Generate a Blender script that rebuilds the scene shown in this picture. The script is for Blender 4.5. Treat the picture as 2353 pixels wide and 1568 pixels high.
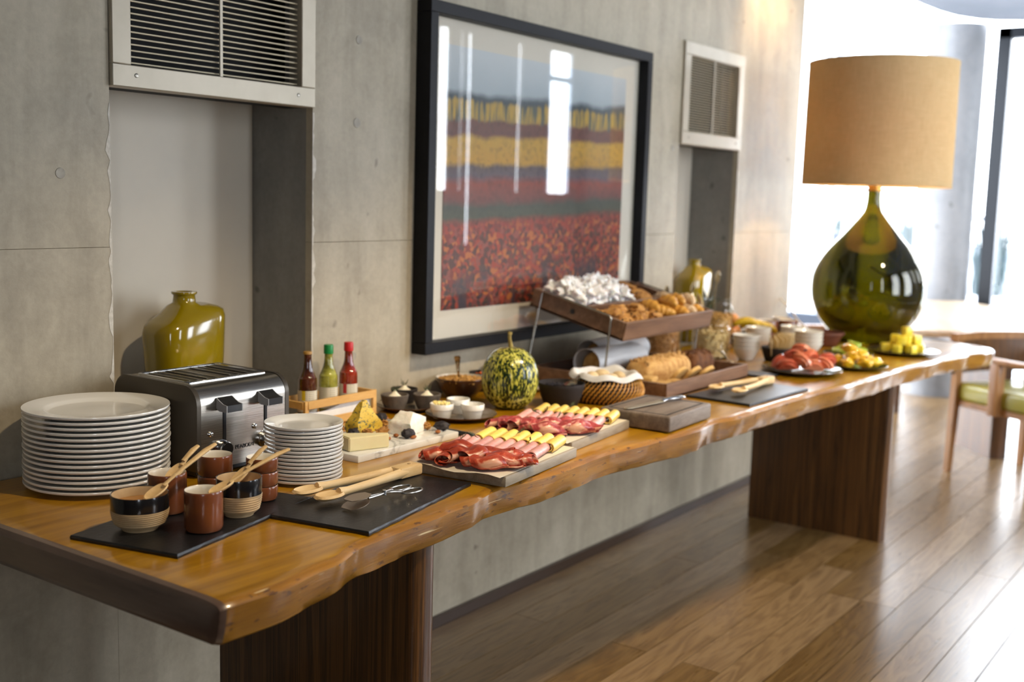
import bpy, bmesh, math, random
from mathutils import Vector, Matrix, noise

# ---------------------------------------------------------------- camera, sky, light
scene = bpy.context.scene
for o in list(bpy.data.objects):
    bpy.data.objects.remove(o)
COL = scene.collection
cam_d = bpy.data.cameras.new('camera')
cam = bpy.data.objects.new('camera', cam_d)
COL.objects.link(cam)
cam.matrix_world = Matrix((( 0.58166515,  0.08780441, -0.80867548, 0.0),
                           (-0.81292713,  0.09764239, -0.57412146, -2.2231),
                           ( 0.02855061,  0.99134068,  0.12817376, 1.40),
                           (0, 0, 0, 1)))
cam_d.sensor_width = 36.0
cam_d.lens = 2588.0 / 2353.0 * 36.0
cam_d.clip_start = 0.05
cam_d.dof.use_dof = True
cam_d.dof.focus_distance = 2.35
cam_d.dof.aperture_fstop = 2.6
scene.camera = cam

world = bpy.data.worlds.new('world')
scene.world = world
world.use_nodes = True
wn = world.node_tree
bg = wn.nodes['Background']
bg.inputs['Color'].default_value = (0.86, 0.92, 1.0, 1)
bg.inputs['Strength'].default_value = 12.0

def light(name, kind, loc, energy, color, size=.1, target=None, **kw):
    d = bpy.data.lights.new(name, kind)
    d.energy = energy
    d.color = color
    for k, v in kw.items():
        setattr(d, k, v)
    o = bpy.data.objects.new(name, d)
    COL.objects.link(o)
    o.location = loc
    if target is not None:
        o.rotation_euler = (Vector(target) - Vector(loc)).to_track_quat('-Z', 'Y').to_euler()
    return o

# ceiling downlights over the buffet (warm lamps of the room)
for i, (x, y, e) in enumerate(((1.7, -1.75, 115), (2.8, -1.75, 165), (4.3, -1.75, 90))):
    light('ceiling_downlight', 'SPOT', (x, y, 2.68), e, (1.0, 0.80, 0.54), target=(x + .05, -.66, .78),
          spot_size=math.radians(58), spot_blend=.9, shadow_soft_size=.06)
light('wall_washer', 'SPOT', (5.15, -.40, 2.68), 30, (1.0, 0.70, 0.40), target=(5.2, .1, 1.9),
      spot_size=math.radians(80), spot_blend=.7, shadow_soft_size=.06)

def portal(loc, sx, sy, target):
    d = bpy.data.lights.new('window_portal', 'AREA')
    d.shape = 'RECTANGLE'; d.size = sx; d.size_y = sy
    d.cycles.is_portal = True
    o = bpy.data.objects.new('window_portal', d)
    COL.objects.link(o)
    o.location = loc
    o.rotation_euler = (Vector(target) - Vector(loc)).to_track_quat('-Z', 'Z').to_euler()

vs = scene.view_settings
vs.view_transform = 'Standard'
vs.look = 'None'
vs.exposure = 0.2
vs.gamma = 1.0
vs.use_curve_mapping = False

# ---------------------------------------------------------------- helpers
PI = math.pi
TB = 0.775
rnd = random.Random(7)
ORD = ['topmost', 'second', 'third', 'fourth', 'fifth', 'sixth', 'seventh', 'eighth', 'ninth', 'tenth', 'eleventh',
       'twelfth', 'thirteenth', 'fourteenth', 'fifteenth', 'sixteenth', 'seventeenth', 'eighteenth']
ORDF = ['first'] + ORD[1:]

def lin(c):
    return tuple((v / 12.92 if v <= .04045 else ((v + .055) / 1.055) ** 2.4) for v in (x / 255. for x in c)) + (1,)

MATS = {}
class NT:
    """tiny node-tree writer"""
    def __init__(s, name):
        s.m = bpy.data.materials.new(name); s.m.use_nodes = True
        s.t = s.m.node_tree; s.n = s.t.nodes
        s.bsdf = s.n['Principled BSDF']; s.out = s.n['Material Output']
        MATS[name] = s.m
    def add(s, kind, ins=None, **props):
        nd = s.n.new(kind)
        for k, v in props.items(): setattr(nd, k, v)
        for k, v in (ins or {}).items(): s.set(nd, k, v)
        return nd
    def set(s, nd, k, v):
        sock = nd.inputs[k]
        if hasattr(v, 'is_output') or isinstance(v, bpy.types.NodeSocket): s.t.links.new(v, sock)
        elif hasattr(v, 'outputs'): s.t.links.new(v.outputs[0], sock)
        else: sock.default_value = v
    def p(s, **kw):
        for k, v in kw.items(): s.set(s.bsdf, k.replace('_', ' '), v)
        return s
    def coord(s, scale=(1, 1, 1), space='Object', off=None, rot=(0, 0, 0)):
        tc = s.add('ShaderNodeTexCoord')
        src = tc.outputs[space]
        if off is not None:
            src = s.add('ShaderNodeVectorMath', {0: src, 1: off}, operation='ADD').outputs[0]
        return s.add('ShaderNodeMapping', {'Vector': src, 'Scale': scale, 'Rotation': rot}).outputs[0]
    def noise(s, vec, scale=5, detail=4, rough=.55, dist=0):
        return s.add('ShaderNodeTexNoise', {'Vector': vec, 'Scale': scale, 'Detail': detail, 'Roughness': rough, 'Distortion': dist})
    def ramp(s, fac, stops, interp='LINEAR'):
        r = s.add('ShaderNodeValToRGB', {'Fac': fac})
        cr = r.color_ramp; cr.interpolation = interp
        while len(cr.elements) < len(stops): cr.elements.new(.5)
        for e, (p, c) in zip(cr.elements, stops):
            e.position = p; e.color = c if len(c) == 4 else lin(c)
        return r.outputs['Color']
    def mix(s, fac, a, b, blend='MIX'):
        m = s.add('ShaderNodeMix', data_type='RGBA', blend_type=blend)
        s.set(m, 0, fac); s.set(m, 6, a); s.set(m, 7, b)
        return m.outputs[2]
    def math(s, op, a, b=0.0, c=None):
        m = s.add('ShaderNodeMath', {0: a, 1: b}, operation=op)
        if c is not None: s.set(m, 2, c)
        return m.outputs[0]
    def bump(s, h, strength=.3, dist=.01):
        b = s.add('ShaderNodeBump', {'Height': h, 'Strength': strength, 'Distance': dist})
        s.set(s.bsdf, 'Normal', b.outputs[0])

def mat(name, col, rough=.5, metal=0., col2=None, scale=20, stretch=(1, 1, 1), lo=.35, hi=.65, bump=0, bscale=None,
        coat=0, trans=0, ior=1.45, sss=0, sssr=(.01, .006, .004), spec=.5, rand=0, detail=4, dist=0):
    if name in MATS: return MATS[name]
    n = NT(name)
    c = lin(col)
    n.p(Roughness=rough, Metallic=metal, IOR=ior)
    n.set(n.bsdf, 'Specular IOR Level', spec)
    if trans: n.set(n.bsdf, 'Transmission Weight', trans)
    if coat:
        n.set(n.bsdf, 'Coat Weight', coat); n.set(n.bsdf, 'Coat Roughness', .08)
    if sss:
        n.set(n.bsdf, 'Subsurface Weight', sss); n.set(n.bsdf, 'Subsurface Radius', sssr); n.set(n.bsdf, 'Subsurface Scale', 1.0)
    src = None
    if col2 or bump:
        nz = n.noise(n.coord(stretch), scale, detail, .6, dist)
        if col2:
            src = n.ramp(nz.outputs['Fac'], [(lo, c), (hi, lin(col2))])
        if bump:
            h = nz if not bscale else n.noise(n.coord(stretch), bscale, 3)
            n.bump(h.outputs['Fac'], bump, .004)
    if rand:
        oi = n.add('ShaderNodeObjectInfo')
        f = n.math('MULTIPLY_ADD', oi.outputs['Random'], 2 * rand, 1 - rand)
        base = src if src is not None else n.add('ShaderNodeRGB').outputs[0]
        if src is None: base.default_value = c
        hv = n.add('ShaderNodeHueSaturation', {'Color': base, 'Value': f})
        src = hv.outputs[0]
    n.set(n.bsdf, 'Base Color', src if src is not None else c)
    return n.m

# ---- objects
def finish(name, me, m, parent=None, loc=(0, 0, 0), rot=(0, 0, 0), sharp=38, smooth=True):
    ms = m if isinstance(m, (list, tuple)) else [m]
    for mm in ms: me.materials.append(MATS[mm] if isinstance(mm, str) else mm)
    if smooth:
        me.polygons.foreach_set('use_smooth', [True] * len(me.polygons))
        me.set_sharp_from_angle(angle=math.radians(sharp))
    o = bpy.data.objects.new(name, me)
    COL.objects.link(o)
    o.location = loc; o.rotation_euler = rot
    if parent is not None: o.parent = parent
    return o

class MB:
    def __init__(s): s.v = []; s.f = []; s.mi = []; s.cur = 0
    def add(s, vs_, fs, M=None):
        b = len(s.v)
        s.v += [tuple(M @ Vector(v)) if M is not None else tuple(v) for v in vs_]
        for f in fs: s.f.append(tuple(b + i for i in f)); s.mi.append(s.cur)
    def box(s, c, d, M=None):
        x, y, z = c; a, b, h = d[0] / 2, d[1] / 2, d[2] / 2
        vs_ = [(x + i * a, y + j * b, z + k * h) for k in (-1, 1) for j in (-1, 1) for i in (-1, 1)]
        s.add(vs_, [(0, 2, 3, 1), (4, 5, 7, 6), (0, 1, 5, 4), (2, 6, 7, 3), (0, 4, 6, 2), (1, 3, 7, 5)], M)
    def bx(s, x0, x1, y0, y1, z0, z1, M=None):
        s.box(((x0 + x1) / 2, (y0 + y1) / 2, (z0 + z1) / 2), (x1 - x0, y1 - y0, z1 - z0), M)
    def rbox(s, c, d, r, seg=2, M=None):
        bm = bmesh.new(); bmesh.ops.create_cube(bm, size=1)
        for v in bm.verts: v.co = Vector((v.co.x * d[0], v.co.y * d[1], v.co.z * d[2]))
        bmesh.ops.bevel(bm, geom=bm.edges[:], offset=r, segments=seg, affect='EDGES', profile=.5)
        bm.verts.index_update()
        s.add([v.co + Vector(c) for v in bm.verts], [[v.index for v in f.verts] for f in bm.faces], M)
        bm.free()
    def lathe(s, prof, n=40, M=None, wob=None, cap0=True, cap1=True):
        vs_ = []; fs = []
        for (r, z) in prof:
            for i in range(n):
                a = 2 * PI * i / n
                k = wob(a, z) if wob else 1
                vs_.append((r * k * math.cos(a), r * k * math.sin(a), z))
        for j in range(len(prof) - 1):
            for i in range(n):
                i2 = (i + 1) % n
                fs.append((j * n + i, j * n + i2, (j + 1) * n + i2, (j + 1) * n + i))
        if cap0: fs.append(tuple(range(n - 1, -1, -1)))
        if cap1: fs.append(tuple((len(prof) - 1) * n + i for i in range(n)))
        s.add(vs_, fs, M)
    def tube(s, pts, rad, n=10, flat=None, up=(0, 0, 1), M=None, cap=True):
        """swept ellipse; rad scalar / list; flat = list or scalar ratio of second radius"""
        P = [Vector(p) for p in pts]; N = len(P)
        R = rad if isinstance(rad, (list, tuple)) else [rad] * N
        F = flat if isinstance(flat, (list, tuple)) else [1 if flat is None else flat] * N
        vs_ = []; fs = []; U = Vector(up)
        for i, p in enumerate(P):
            t = (P[min(i + 1, N - 1)] - P[max(i - 1, 0)]).normalized()
            a = t.cross(U)
            if a.length < 1e-4: a = t.cross(Vector((1, 0, .01)))
            a.normalize(); b = a.cross(t).normalized()
            for k in range(n):
                th = 2 * PI * k / n
                vs_.append(p + a * math.cos(th) * R[i] + b * math.sin(th) * R[i] * F[i])
        for i in range(N - 1):
            for k in range(n):
                k2 = (k + 1) % n
                fs.append((i * n + k, i * n + k2, (i + 1) * n + k2, (i + 1) * n + k))
        if cap:
            fs.append(tuple(range(n - 1, -1, -1))); fs.append(tuple((N - 1) * n + k for k in range(n)))
        s.add(vs_, fs, M)
    def ico(s, c, d, sub=2, amp=0., fr=1., seed=0., M=None):
        bm = bmesh.new(); bmesh.ops.create_icosphere(bm, subdivisions=sub, radius=1)
        bm.verts.index_update()
        vs_ = []
        for v in bm.verts:
            k = 1 + amp * noise.noise(v.co * fr + Vector((seed, seed * 1.7, -seed))) if amp else 1
            vs_.append((c[0] + v.co.x * d[0] * k, c[1] + v.co.y * d[1] * k, c[2] + v.co.z * d[2] * k))
        s.add(vs_, [[v.index for v in f.verts] for f in bm.faces], M); bm.free()
    def sheet(s, fn, nu, nv, th=.001, M=None):
        """two-sided thin sheet from fn(u,v)"""
        P = [[Vector(fn(i / nu, j / nv)) for j in range(nv + 1)] for i in range(nu + 1)]
        def nrm(i, j):
            a = P[min(i + 1, nu)][j] - P[max(i - 1, 0)][j]; b = P[i][min(j + 1, nv)] - P[i][max(j - 1, 0)]
            c = a.cross(b); return c.normalized() if c.length > 1e-12 else Vector((0, 0, 1))
        W = nv + 1; K = (nu + 1) * W
        top = [P[i][j] + nrm(i, j) * th / 2 for i in range(nu + 1) for j in range(W)]
        bot = [P[i][j] - nrm(i, j) * th / 2 for i in range(nu + 1) for j in range(W)]
        fs = []
        for i in range(nu):
            for j in range(nv):
                a = i * W + j
                fs.append((a, a + W, a + W + 1, a + 1)); fs.append((K + a, K + a + 1, K + a + W + 1, K + a + W))
        for i in range(nu):
            a = i * W; fs.append((a, K + a, K + a + W, a + W)); a = i * W + nv; fs.append((a, a + W, K + a + W, K + a))
        for j in range(nv):
            a = j; fs.append((a, a + 1, K + a + 1, K + a)); a = nu * W + j; fs.append((a, K + a, K + a + 1, a + 1))
        s.add(top + bot, fs, M)
    def prism(s, poly, z0, z1, M=None):
        n = len(poly)
        s.add([(x, y, z0) for x, y in poly] + [(x, y, z1) for x, y in poly],
              [tuple(range(n - 1, -1, -1)), tuple(range(n, 2 * n))] + [(i, (i + 1) % n, n + (i + 1) % n, n + i) for i in range(n)], M)
    def mesh(s, name):
        me = bpy.data.meshes.new(name); me.from_pydata(s.v, [], s.f)
        me.polygons.foreach_set('material_index', s.mi); me.update(); return me
    def obj(s, name, m, parent=None, loc=(0, 0, 0), rot=(0, 0, 0), sharp=38, smooth=True):
        return finish(name, s.mesh(name), m, parent, loc, rot, sharp, smooth)

def tag(o, label=None, cat=None, group=None, kind=None):
    if label: o['label'] = label
    if cat: o['category'] = cat
    if group: o['group'] = group
    if kind: o['kind'] = kind
    return o
def thing(name, label, cat, loc=(0, 0, 0), rz=0, group=None):
    o = bpy.data.objects.new(name, None); COL.objects.link(o)
    o.empty_display_size = .05; o.location = loc; o.rotation_euler = (0, 0, rz)
    return tag(o, label, cat, group)
def dup(root, loc=None, rot=None, label=None, group=None):
    KIDS = {}
    for k in bpy.data.objects:
        if k.parent: KIDS.setdefault(k.parent.name, []).append(k)
    c = o2 = root.copy(); COL.objects.link(c)
    for ch in KIDS.get(root.name, []): cp2(ch, c, KIDS)
    if loc is not None: c.location = loc
    if rot is not None: c.rotation_euler = rot if isinstance(rot, (tuple, list)) else (0, 0, rot)
    if label: c['label'] = label
    if group: c['group'] = group
    return c
def cp2(o, par, KIDS):
    c = o.copy(); COL.objects.link(c); c.parent = par
    for ch in KIDS.get(o.name, []): cp2(ch, c, KIDS)
def smoothpath(pts, k=6):
    P = [Vector(p) for p in pts]; out = []
    for i in range(len(P) - 1):
        p0 = P[max(i - 1, 0)]; p1 = P[i]; p2 = P[i + 1]; p3 = P[min(i + 2, len(P) - 1)]
        for j in range(k):
            t = j / k
            out.append(.5 * ((2 * p1) + (p2 - p0) * t + (2 * p0 - 5 * p1 + 4 * p2 - p3) * t * t + (3 * p1 - p0 - 3 * p2 + p3) * t ** 3))
    out.append(P[-1]); return out
def interp(tab, x):
    if x <= tab[0][0]: return tab[0][1]
    for (a, b), (c, d) in zip(tab, tab[1:]):
        if x <= c:
            t = (x - a) / (c - a); t = t * t * (3 - 2 * t)
            return b + (d - b) * t
    return tab[-1][1]
RX = lambda a: Matrix.Rotation(a, 4, 'X')
RY = lambda a: Matrix.Rotation(a, 4, 'Y')
RZ = lambda a: Matrix.Rotation(a, 4, 'Z')
TR = lambda *p: Matrix.Translation(Vector(p))
SC = lambda x, y, z: Matrix.Diagonal((x, y, z, 1))
# ---------------------------------------------------------------- surface materials
def concrete(name, a, b, c, bumpy=.25):
    n = NT(name)
    v = n.coord()
    big = n.noise(v, 1.6, 5, .6, .6)
    streak = n.noise(n.coord((5, 5, .9)), 1.6, 4, .6, .5)
    fine = n.noise(v, 55, 4, .7)
    spots = n.noise(v, 13, 2, .5)
    base = n.ramp(n.math('MULTIPLY_ADD', streak.outputs['Fac'], .38, n.math('MULTIPLY_ADD', big.outputs['Fac'], .42, n.math('MULTIPLY', n.noise(v, 7, 5, .65, 1.).outputs['Fac'], .2))),
                  [(.32, lin(a)), (.5, lin(b)), (.68, lin(c))])
    col = n.mix(n.math('MULTIPLY', fine.outputs['Fac'], .35), base, lin((95, 92, 85)), 'MULTIPLY')
    pits = n.ramp(spots.outputs['Fac'], [(.24, lin((90, 86, 78))), (.30, (1, 1, 1, 1))])
    col = n.mix(.55, col, pits, 'MULTIPLY')
    n.p(Base_Color=col, Roughness=n.math('MULTIPLY_ADD', big.outputs['Fac'], .3, .42))
    n.bump(n.math('MULTIPLY_ADD', fine.outputs['Fac'], .6, spots.outputs['Fac']), bumpy, .004)
    return n.m
concrete('concrete', (142, 131, 111), (180, 169, 146), (206, 195, 172))
concrete('concrete_dark', (118, 116, 112), (140, 137, 131), (162, 158, 150))
concrete('concrete_pale', (112, 114, 118), (140, 142, 146), (160, 160, 162), .12)
mat('niche_paint', (208, 199, 181), .6, col2=(200, 192, 176), scale=3)
mat('ceiling_paint', (116, 122, 134), .8, col2=(102, 110, 122), scale=2)
mat('dark_wall', (70, 62, 54), .7)
mat('white_wall', (104, 97, 88), .7)
mat('skirting', (64, 48, 36), .35)
mat('vent_metal', (184, 174, 154), .4, .2, col2=(172, 162, 142), scale=6)
mat('vent_dark', (12, 11, 10), .8)
mat('vent_slat', (186, 172, 142), .5, .1)
mat('screw', (150, 145, 135), .3, 1.)
mat('black_metal', (24, 28, 34), .35, .4)
mat('pale_metal', (196, 204, 216), .35, .5)
mat('terrace', (206, 208, 210), .8, col2=(190, 194, 198), scale=2)
mat('far_wall', (214, 218, 226), .8)
mat('grass_blue', (40, 58, 66), .6, col2=(66, 84, 82), scale=8)
mat('planter', (52, 60, 74), .6)

def glass_pane(name, ior=1.45, tint=(1, 1, 1, 1), extra=0.):
    n = NT(name)
    lw = n.add('ShaderNodeLayerWeight', {'Blend': .5})
    r0 = ((ior - 1) / (ior + 1)) ** 2 + extra
    f = n.math('MULTIPLY_ADD', n.math('POWER', lw.outputs['Facing'], 5.0), 1 - r0, r0)
    tr = n.add('ShaderNodeBsdfTransparent', {'Color': tint})
    gl = n.add('ShaderNodeBsdfGlossy', {'Roughness': 0.0})
    mx = n.add('ShaderNodeMixShader', {0: f, 1: tr.outputs[0], 2: gl.outputs[0]})
    n.t.links.new(mx.outputs[0], n.out.inputs['Surface'])
    return n.m
glass_pane('window_glass', 1.35)
glass_pane('picture_glass', 1.5, extra=.06)

def plank_mat():
    n = NT('oak_plank')
    oi = n.add('ShaderNodeObjectInfo')
    off = n.add('ShaderNodeCombineXYZ', {0: n.math('MULTIPLY', oi.outputs['Random'], 37.), 1: n.math('MULTIPLY', oi.outputs['Random'], 91.), 2: 0.})
    v = n.coord((1.0, 9, 9), off=off.outputs[0])
    warp = n.noise(v, 1.1, 3, .5, 1.2)
    rings = n.math('SINE', n.math('MULTIPLY', warp.outputs['Fac'], 55.))
    grain = n.noise(n.coord((2, 70, 70), off=off.outputs[0]), 3, 4, .6)
    k = n.math('MULTIPLY_ADD', rings, .10, n.math('MULTIPLY_ADD', grain.outputs['Fac'], .5, .25))
    col = n.ramp(k, [(.2, lin((84, 62, 36))), (.5, lin((126, 98, 60))), (.85, lin((152, 124, 82)))])
    hv = n.add('ShaderNodeHueSaturation', {'Color': col, 'Value': n.math('MULTIPLY_ADD', oi.outputs['Random'], .5, .72),
                                           'Saturation': n.math('MULTIPLY_ADD', oi.outputs['Random'], -.2, 1.1)})
    n.p(Base_Color=hv.outputs[0], Roughness=n.math('MULTIPLY_ADD', grain.outputs['Fac'], .16, .22))
    n.set(n.bsdf, 'Coat Weight', .35); n.set(n.bsdf, 'Coat Roughness', .25)
    n.bump(k, .05, .002)
plank_mat()
mat('floor_gap', (40, 28, 18), .8)

def slab_wood(name, cols, rough=.22, sc=(1.0, 14, 14), coat=.5, bump=.05, rot=(0, 0, 0)):
    n = NT(name)
    v = n.coord(sc, rot=rot)
    a = n.noise(v, 1.6, 6, .62, .5)
    b = n.noise(n.coord(tuple(s * 5 if s > 2 else s * 2 for s in sc), rot=rot), 2.5, 4, .6)
    k = n.math('MULTIPLY_ADD', a.outputs['Fac'], .75, n.math('MULTIPLY', b.outputs['Fac'], .25))
    n.p(Base_Color=n.ramp(k, [(p, lin(c)) for p, c in cols]), Roughness=rough)
    n.set(n.bsdf, 'Coat Weight', coat); n.set(n.bsdf, 'Coat Roughness', .12)
    if name == 'slab_edge':   # pale scratches and dark bark pits of the live edge
        col = n.bsdf.inputs['Base Color'].links[0].from_socket
        sc_ = n.ramp(n.noise(n.coord((7, 60, 260)), 1., 1).outputs['Fac'], [(.755, (0, 0, 0, 1)), (.77, (1, 1, 1, 1))])
        pit = n.ramp(n.noise(n.coord((30, 60, 90)), 1., 3).outputs['Fac'], [(.62, (0, 0, 0, 1)), (.68, (.8, .8, .8, 1))])
        n.p(Base_Color=n.mix(sc_, n.mix(pit, col, lin((70, 38, 18))), lin((226, 200, 150))))
    if bump: n.bump(k, bump, .004)
    return n.m
slab_wood('slab_top', [(.3, (120, 78, 4)), (.46, (158, 110, 6)), (.6, (182, 132, 12)), (.72, (140, 94, 6))], .28)
slab_wood('slab_edge', [(.3, (104, 64, 10)), (.5, (150, 100, 18)), (.7, (176, 124, 32))], .3, (1.6, 9, 20), .6, .5)
slab_wood('slab_end', [(.3, (70, 50, 40)), (.5, (92, 70, 58)), (.7, (110, 86, 72))], .3, (6, 2, 10), .5)
slab_wood('leg_wood', [(.30, (44, 28, 14)), (.44, (104, 68, 32)), (.52, (58, 36, 18)), (.60, (116, 78, 38)), (.70, (70, 44, 22))], .34, (22, 22, .5), .25)
slab_wood('tray_wood', [(.3, (88, 60, 42)), (.5, (118, 86, 62)), (.7, (142, 108, 82))], .45, (2, 22, 22), .1)
slab_wood('board_wood', [(.3, (116, 104, 88)), (.5, (148, 136, 118)), (.7, (170, 158, 140))], .6, (3, 25, 25), 0, .2)
slab_wood('old_board', [(.3, (86, 74, 64)), (.5, (118, 104, 92)), (.7, (144, 130, 116))], .6, (3, 22, 22), 0, .2)
slab_wood('pine', [(.3, (196, 146, 74)), (.5, (212, 166, 94)), (.7, (224, 182, 114))], .5, (3, 22, 22), .05)
slab_wood('beech', [(.3, (200, 162, 106)), (.5, (220, 186, 132)), (.7, (230, 202, 154))], .55, (5, 24, 24), 0)
slab_wood('chair_wood', [(.3, (120, 78, 42)), (.5, (150, 104, 58)), (.7, (172, 124, 74))], .4, (20, 20, 2), .1)
slab_wood('table_wood', [(.3, (168, 140, 108)), (.5, (190, 164, 132)), (.7, (204, 182, 152))], .3, (2, 14, 14), .2)

# ---------------------------------------------------------------- the room
def struct(name, b, m, parent=None, **kw):
    o = b.obj(name, m, parent, smooth=False, **kw)
    if parent is None: o['kind'] = 'structure'
    return o
# floor: sub-floor slab with single oak planks
b = MB(); b.bx(-2.5, 9.7, -3.4, 2.3, -.08, -.016)
floor = struct('floor', b, 'floor_gap')
PW = .125
plank_me = {}
def plank(x0, x1, y):
    L = round(x1 - x0, 3)
    if L not in plank_me:
        q = MB(); q.box((0, 0, 0), (L - .0024, PW - .0028, .016))
        plank_me[L] = q.mesh('plank'); plank_me[L].materials.append(MATS['oak_plank'])
    o = bpy.data.objects.new('plank', plank_me[L]); COL.objects.link(o)
    o.location = ((x0 + x1) / 2, y, -.008); o.parent = floor
rp = random.Random(3)
row = 0
y = -.016 - PW / 2
rows = []
while y > -3.4: rows.append((y, .6)); y -= PW
y = -.016 + PW / 2
while y < 2.2: rows.append((y, 5.66)); y += PW
for y, xs in rows:
    far = y < -2.2
    x = xs - rp.choice((0, .3, .6, .9)) if xs < 1 else xs
    while x < 9.6:
        L = rp.choice((1.2, 1.5, 1.8, 2.1)) * (1.6 if far or y > .1 else 1)
        x1 = min(x + L, 9.65)
        if 9.65 - x1 < .35: x1 = 9.65
        plank(round(x, 3), round(x1, 3), y)
        x = x1
q = MB(); q.bx(-2.5, -.35, -3.4, 0, -.016, 0); struct('floor_strip', q, 'oak_plank', floor)

# back wall with two niches; concrete skin panels with a recessed pour joint
N1 = (1.555, 2.18); N2 = (4.30, 4.895); WE = 5.61
b = MB()
for (x0, x1) in ((-2.5, N1[0]), (N1[1], N2[0]), (N2[1], WE)):
    b.bx(x0, x1, .025, .36, 0, 2.9)
for (x0, x1) in (N1, N2):
    b.bx(x0, x1, .025, .36, 0, .755)
    b.bx(x0, x1, .025, .36, 2.06, 2.9)
    b.bx(x0, x1, .25, .36, .755, 2.06)
wall = struct('wall_back', b, 'concrete_dark')
JZ = 1.258
def panel(x0, x1, z0, z1):
    q = MB(); q.rbox(((x0 + x1) / 2, .0125, (z0 + z1) / 2), (x1 - x0, .025, z1 - z0), .0006, 1)
    q.obj('concrete_panel', 'concrete', wall)
for (x0, x1) in ((-2.5, N1[0]), (N1[1], N2[0]), (N2[1], WE)):
    panel(x0, x1 - (.002 if x1 in (.4, 3.3) else 0), 0.0, JZ - .0004); panel(x0, x1 - (.002 if x1 in (.4, 3.3) else 0), JZ + .0004, 2.9)
for (x0, x1) in (N1, N2):
    panel(x0, x1, 0.0, .755); panel(x0, x1, 2.32 if x0 < 3 else 2.06, 2.9)
for (x0, x1) in (N1, N2):
    q = MB(); q.bx(x0 + .002, x1 - .002, .235, .25, .756, 2.05); q.obj('niche_lining', 'niche_paint', wall, smooth=False)
mat('plug', (176, 170, 156), .7, col2=(150, 144, 132), scale=30)
for (x, z, r) in ((2.351, 1.589, .014), (2.356, 1.816, .012), (2.347, .93, .012), (5.50, 1.62, .012), (4.243, 1.615, .012), (1.43, 1.42, .012), (3.62, .36, .01), (2.02, .38, .014)):
    q = MB(); q.lathe([(r, 0), (r * .95, .0015), (r * .6, .0008), (0.0005, .0004)], 18, M=TR(x, 0, z) @ RX(PI / 2))
    q.obj('tie_plug', 'plug', wall)
mat('chip_white', (214, 208, 196), .8, col2=(190, 184, 170), scale=60, bump=.3)
rc = random.Random(5)
for (xe, z0, z1, s_) in ((N1[1], .80, 1.61, 1), (N1[0], .82, 1.60, -1), (N2[1], .86, 1.62, 1)):   # chipped cement along the niche corners
    z = z0; pts = []
    while z < z1: pts.append((max(.0015, rc.gauss(.004, .004)), z)); z += rc.uniform(.008, .03)
    q = MB(); m_ = len(pts)
    q.add([(xe, -.0008, z) for w_, z in pts] + [(xe + s_ * w_, -.0008, z) for w_, z in pts] + [(xe, .001, z) for w_, z in pts] + [(xe + s_ * w_, .001, z) for w_, z in pts],
          [(i, i + 1, m_ + i + 1, m_ + i) for i in range(m_ - 1)] + [(2 * m_ + i, i, i + 1, 2 * m_ + i + 1) for i in range(m_ - 1)] + [(m_ + i, m_ + i + 1, 3 * m_ + i + 1, 3 * m_ + i) for i in range(m_ - 1)])
    q.obj('chipped_edge', 'chip_white', wall, smooth=False)
b = MB(); b.bx(-2.5, WE, -.016, 0, 0, .036)
struct('baseboard_back', b, 'skirting')
# ceiling with its curved far edge
edge = [(7.40, .06), (7.75, .045), (8.05, .02), (8.30, -.03), (8.5, -.12), (8.62, -.22), (8.70, -.38)]
b = MB(); b.prism([(-2.5, -3.4), (8.9, -3.4), (8.9, -.5)] + edge[::-1] + [(7.0, .07), (5.62, .08), (5.62, 0.0), (-2.5, 0)], 2.72, 2.9)
struct('ceiling', b, 'ceiling_paint')
# out of view: walls, plus a roof and fascia added to block overhead sky
b = MB(); b.bx(5.62, 9.75, .08, 2.45, 3.6, 3.75); struct('added_roof', b, 'ceiling_paint')
b = MB(); b.prism([(5.62, .08), (7.0, .075)] + [(x, y) for x, y in edge] + [(8.9, -.5), (8.9, -.44), (8.76, -.36)] + [(x, y + .05) for x, y in edge[::-1]] + [(7.0, .125), (5.62, .13)], 2.9, 3.6); struct('added_fascia', b, 'ceiling_paint')
b = MB(); b.bx(-2.65, -2.5, -3.5, .36, 0, 2.9); struct('wall_left', b, 'dark_wall')
q = MB(); q.bx(5.62, 9.66, 2.33, 2.336, .05, 3.6); w = struct('window_11', q, 'window_glass')
for (x0, x1, z0, z1) in ((5.62, 9.66, 0, .05), (5.62, 9.66, 3.5, 3.6), (5.62, 5.68, .05, 3.5), (7.6, 7.66, .05, 3.5)):
    q = MB(); q.bx(x0, x1, 2.30, 2.36, z0, z1); q.obj('mullion', 'pale_metal', w, smooth=False)
portal((7.64, 2.28, 1.8), 3.9, 3.5, (7.64, 0, 1.8))
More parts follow.
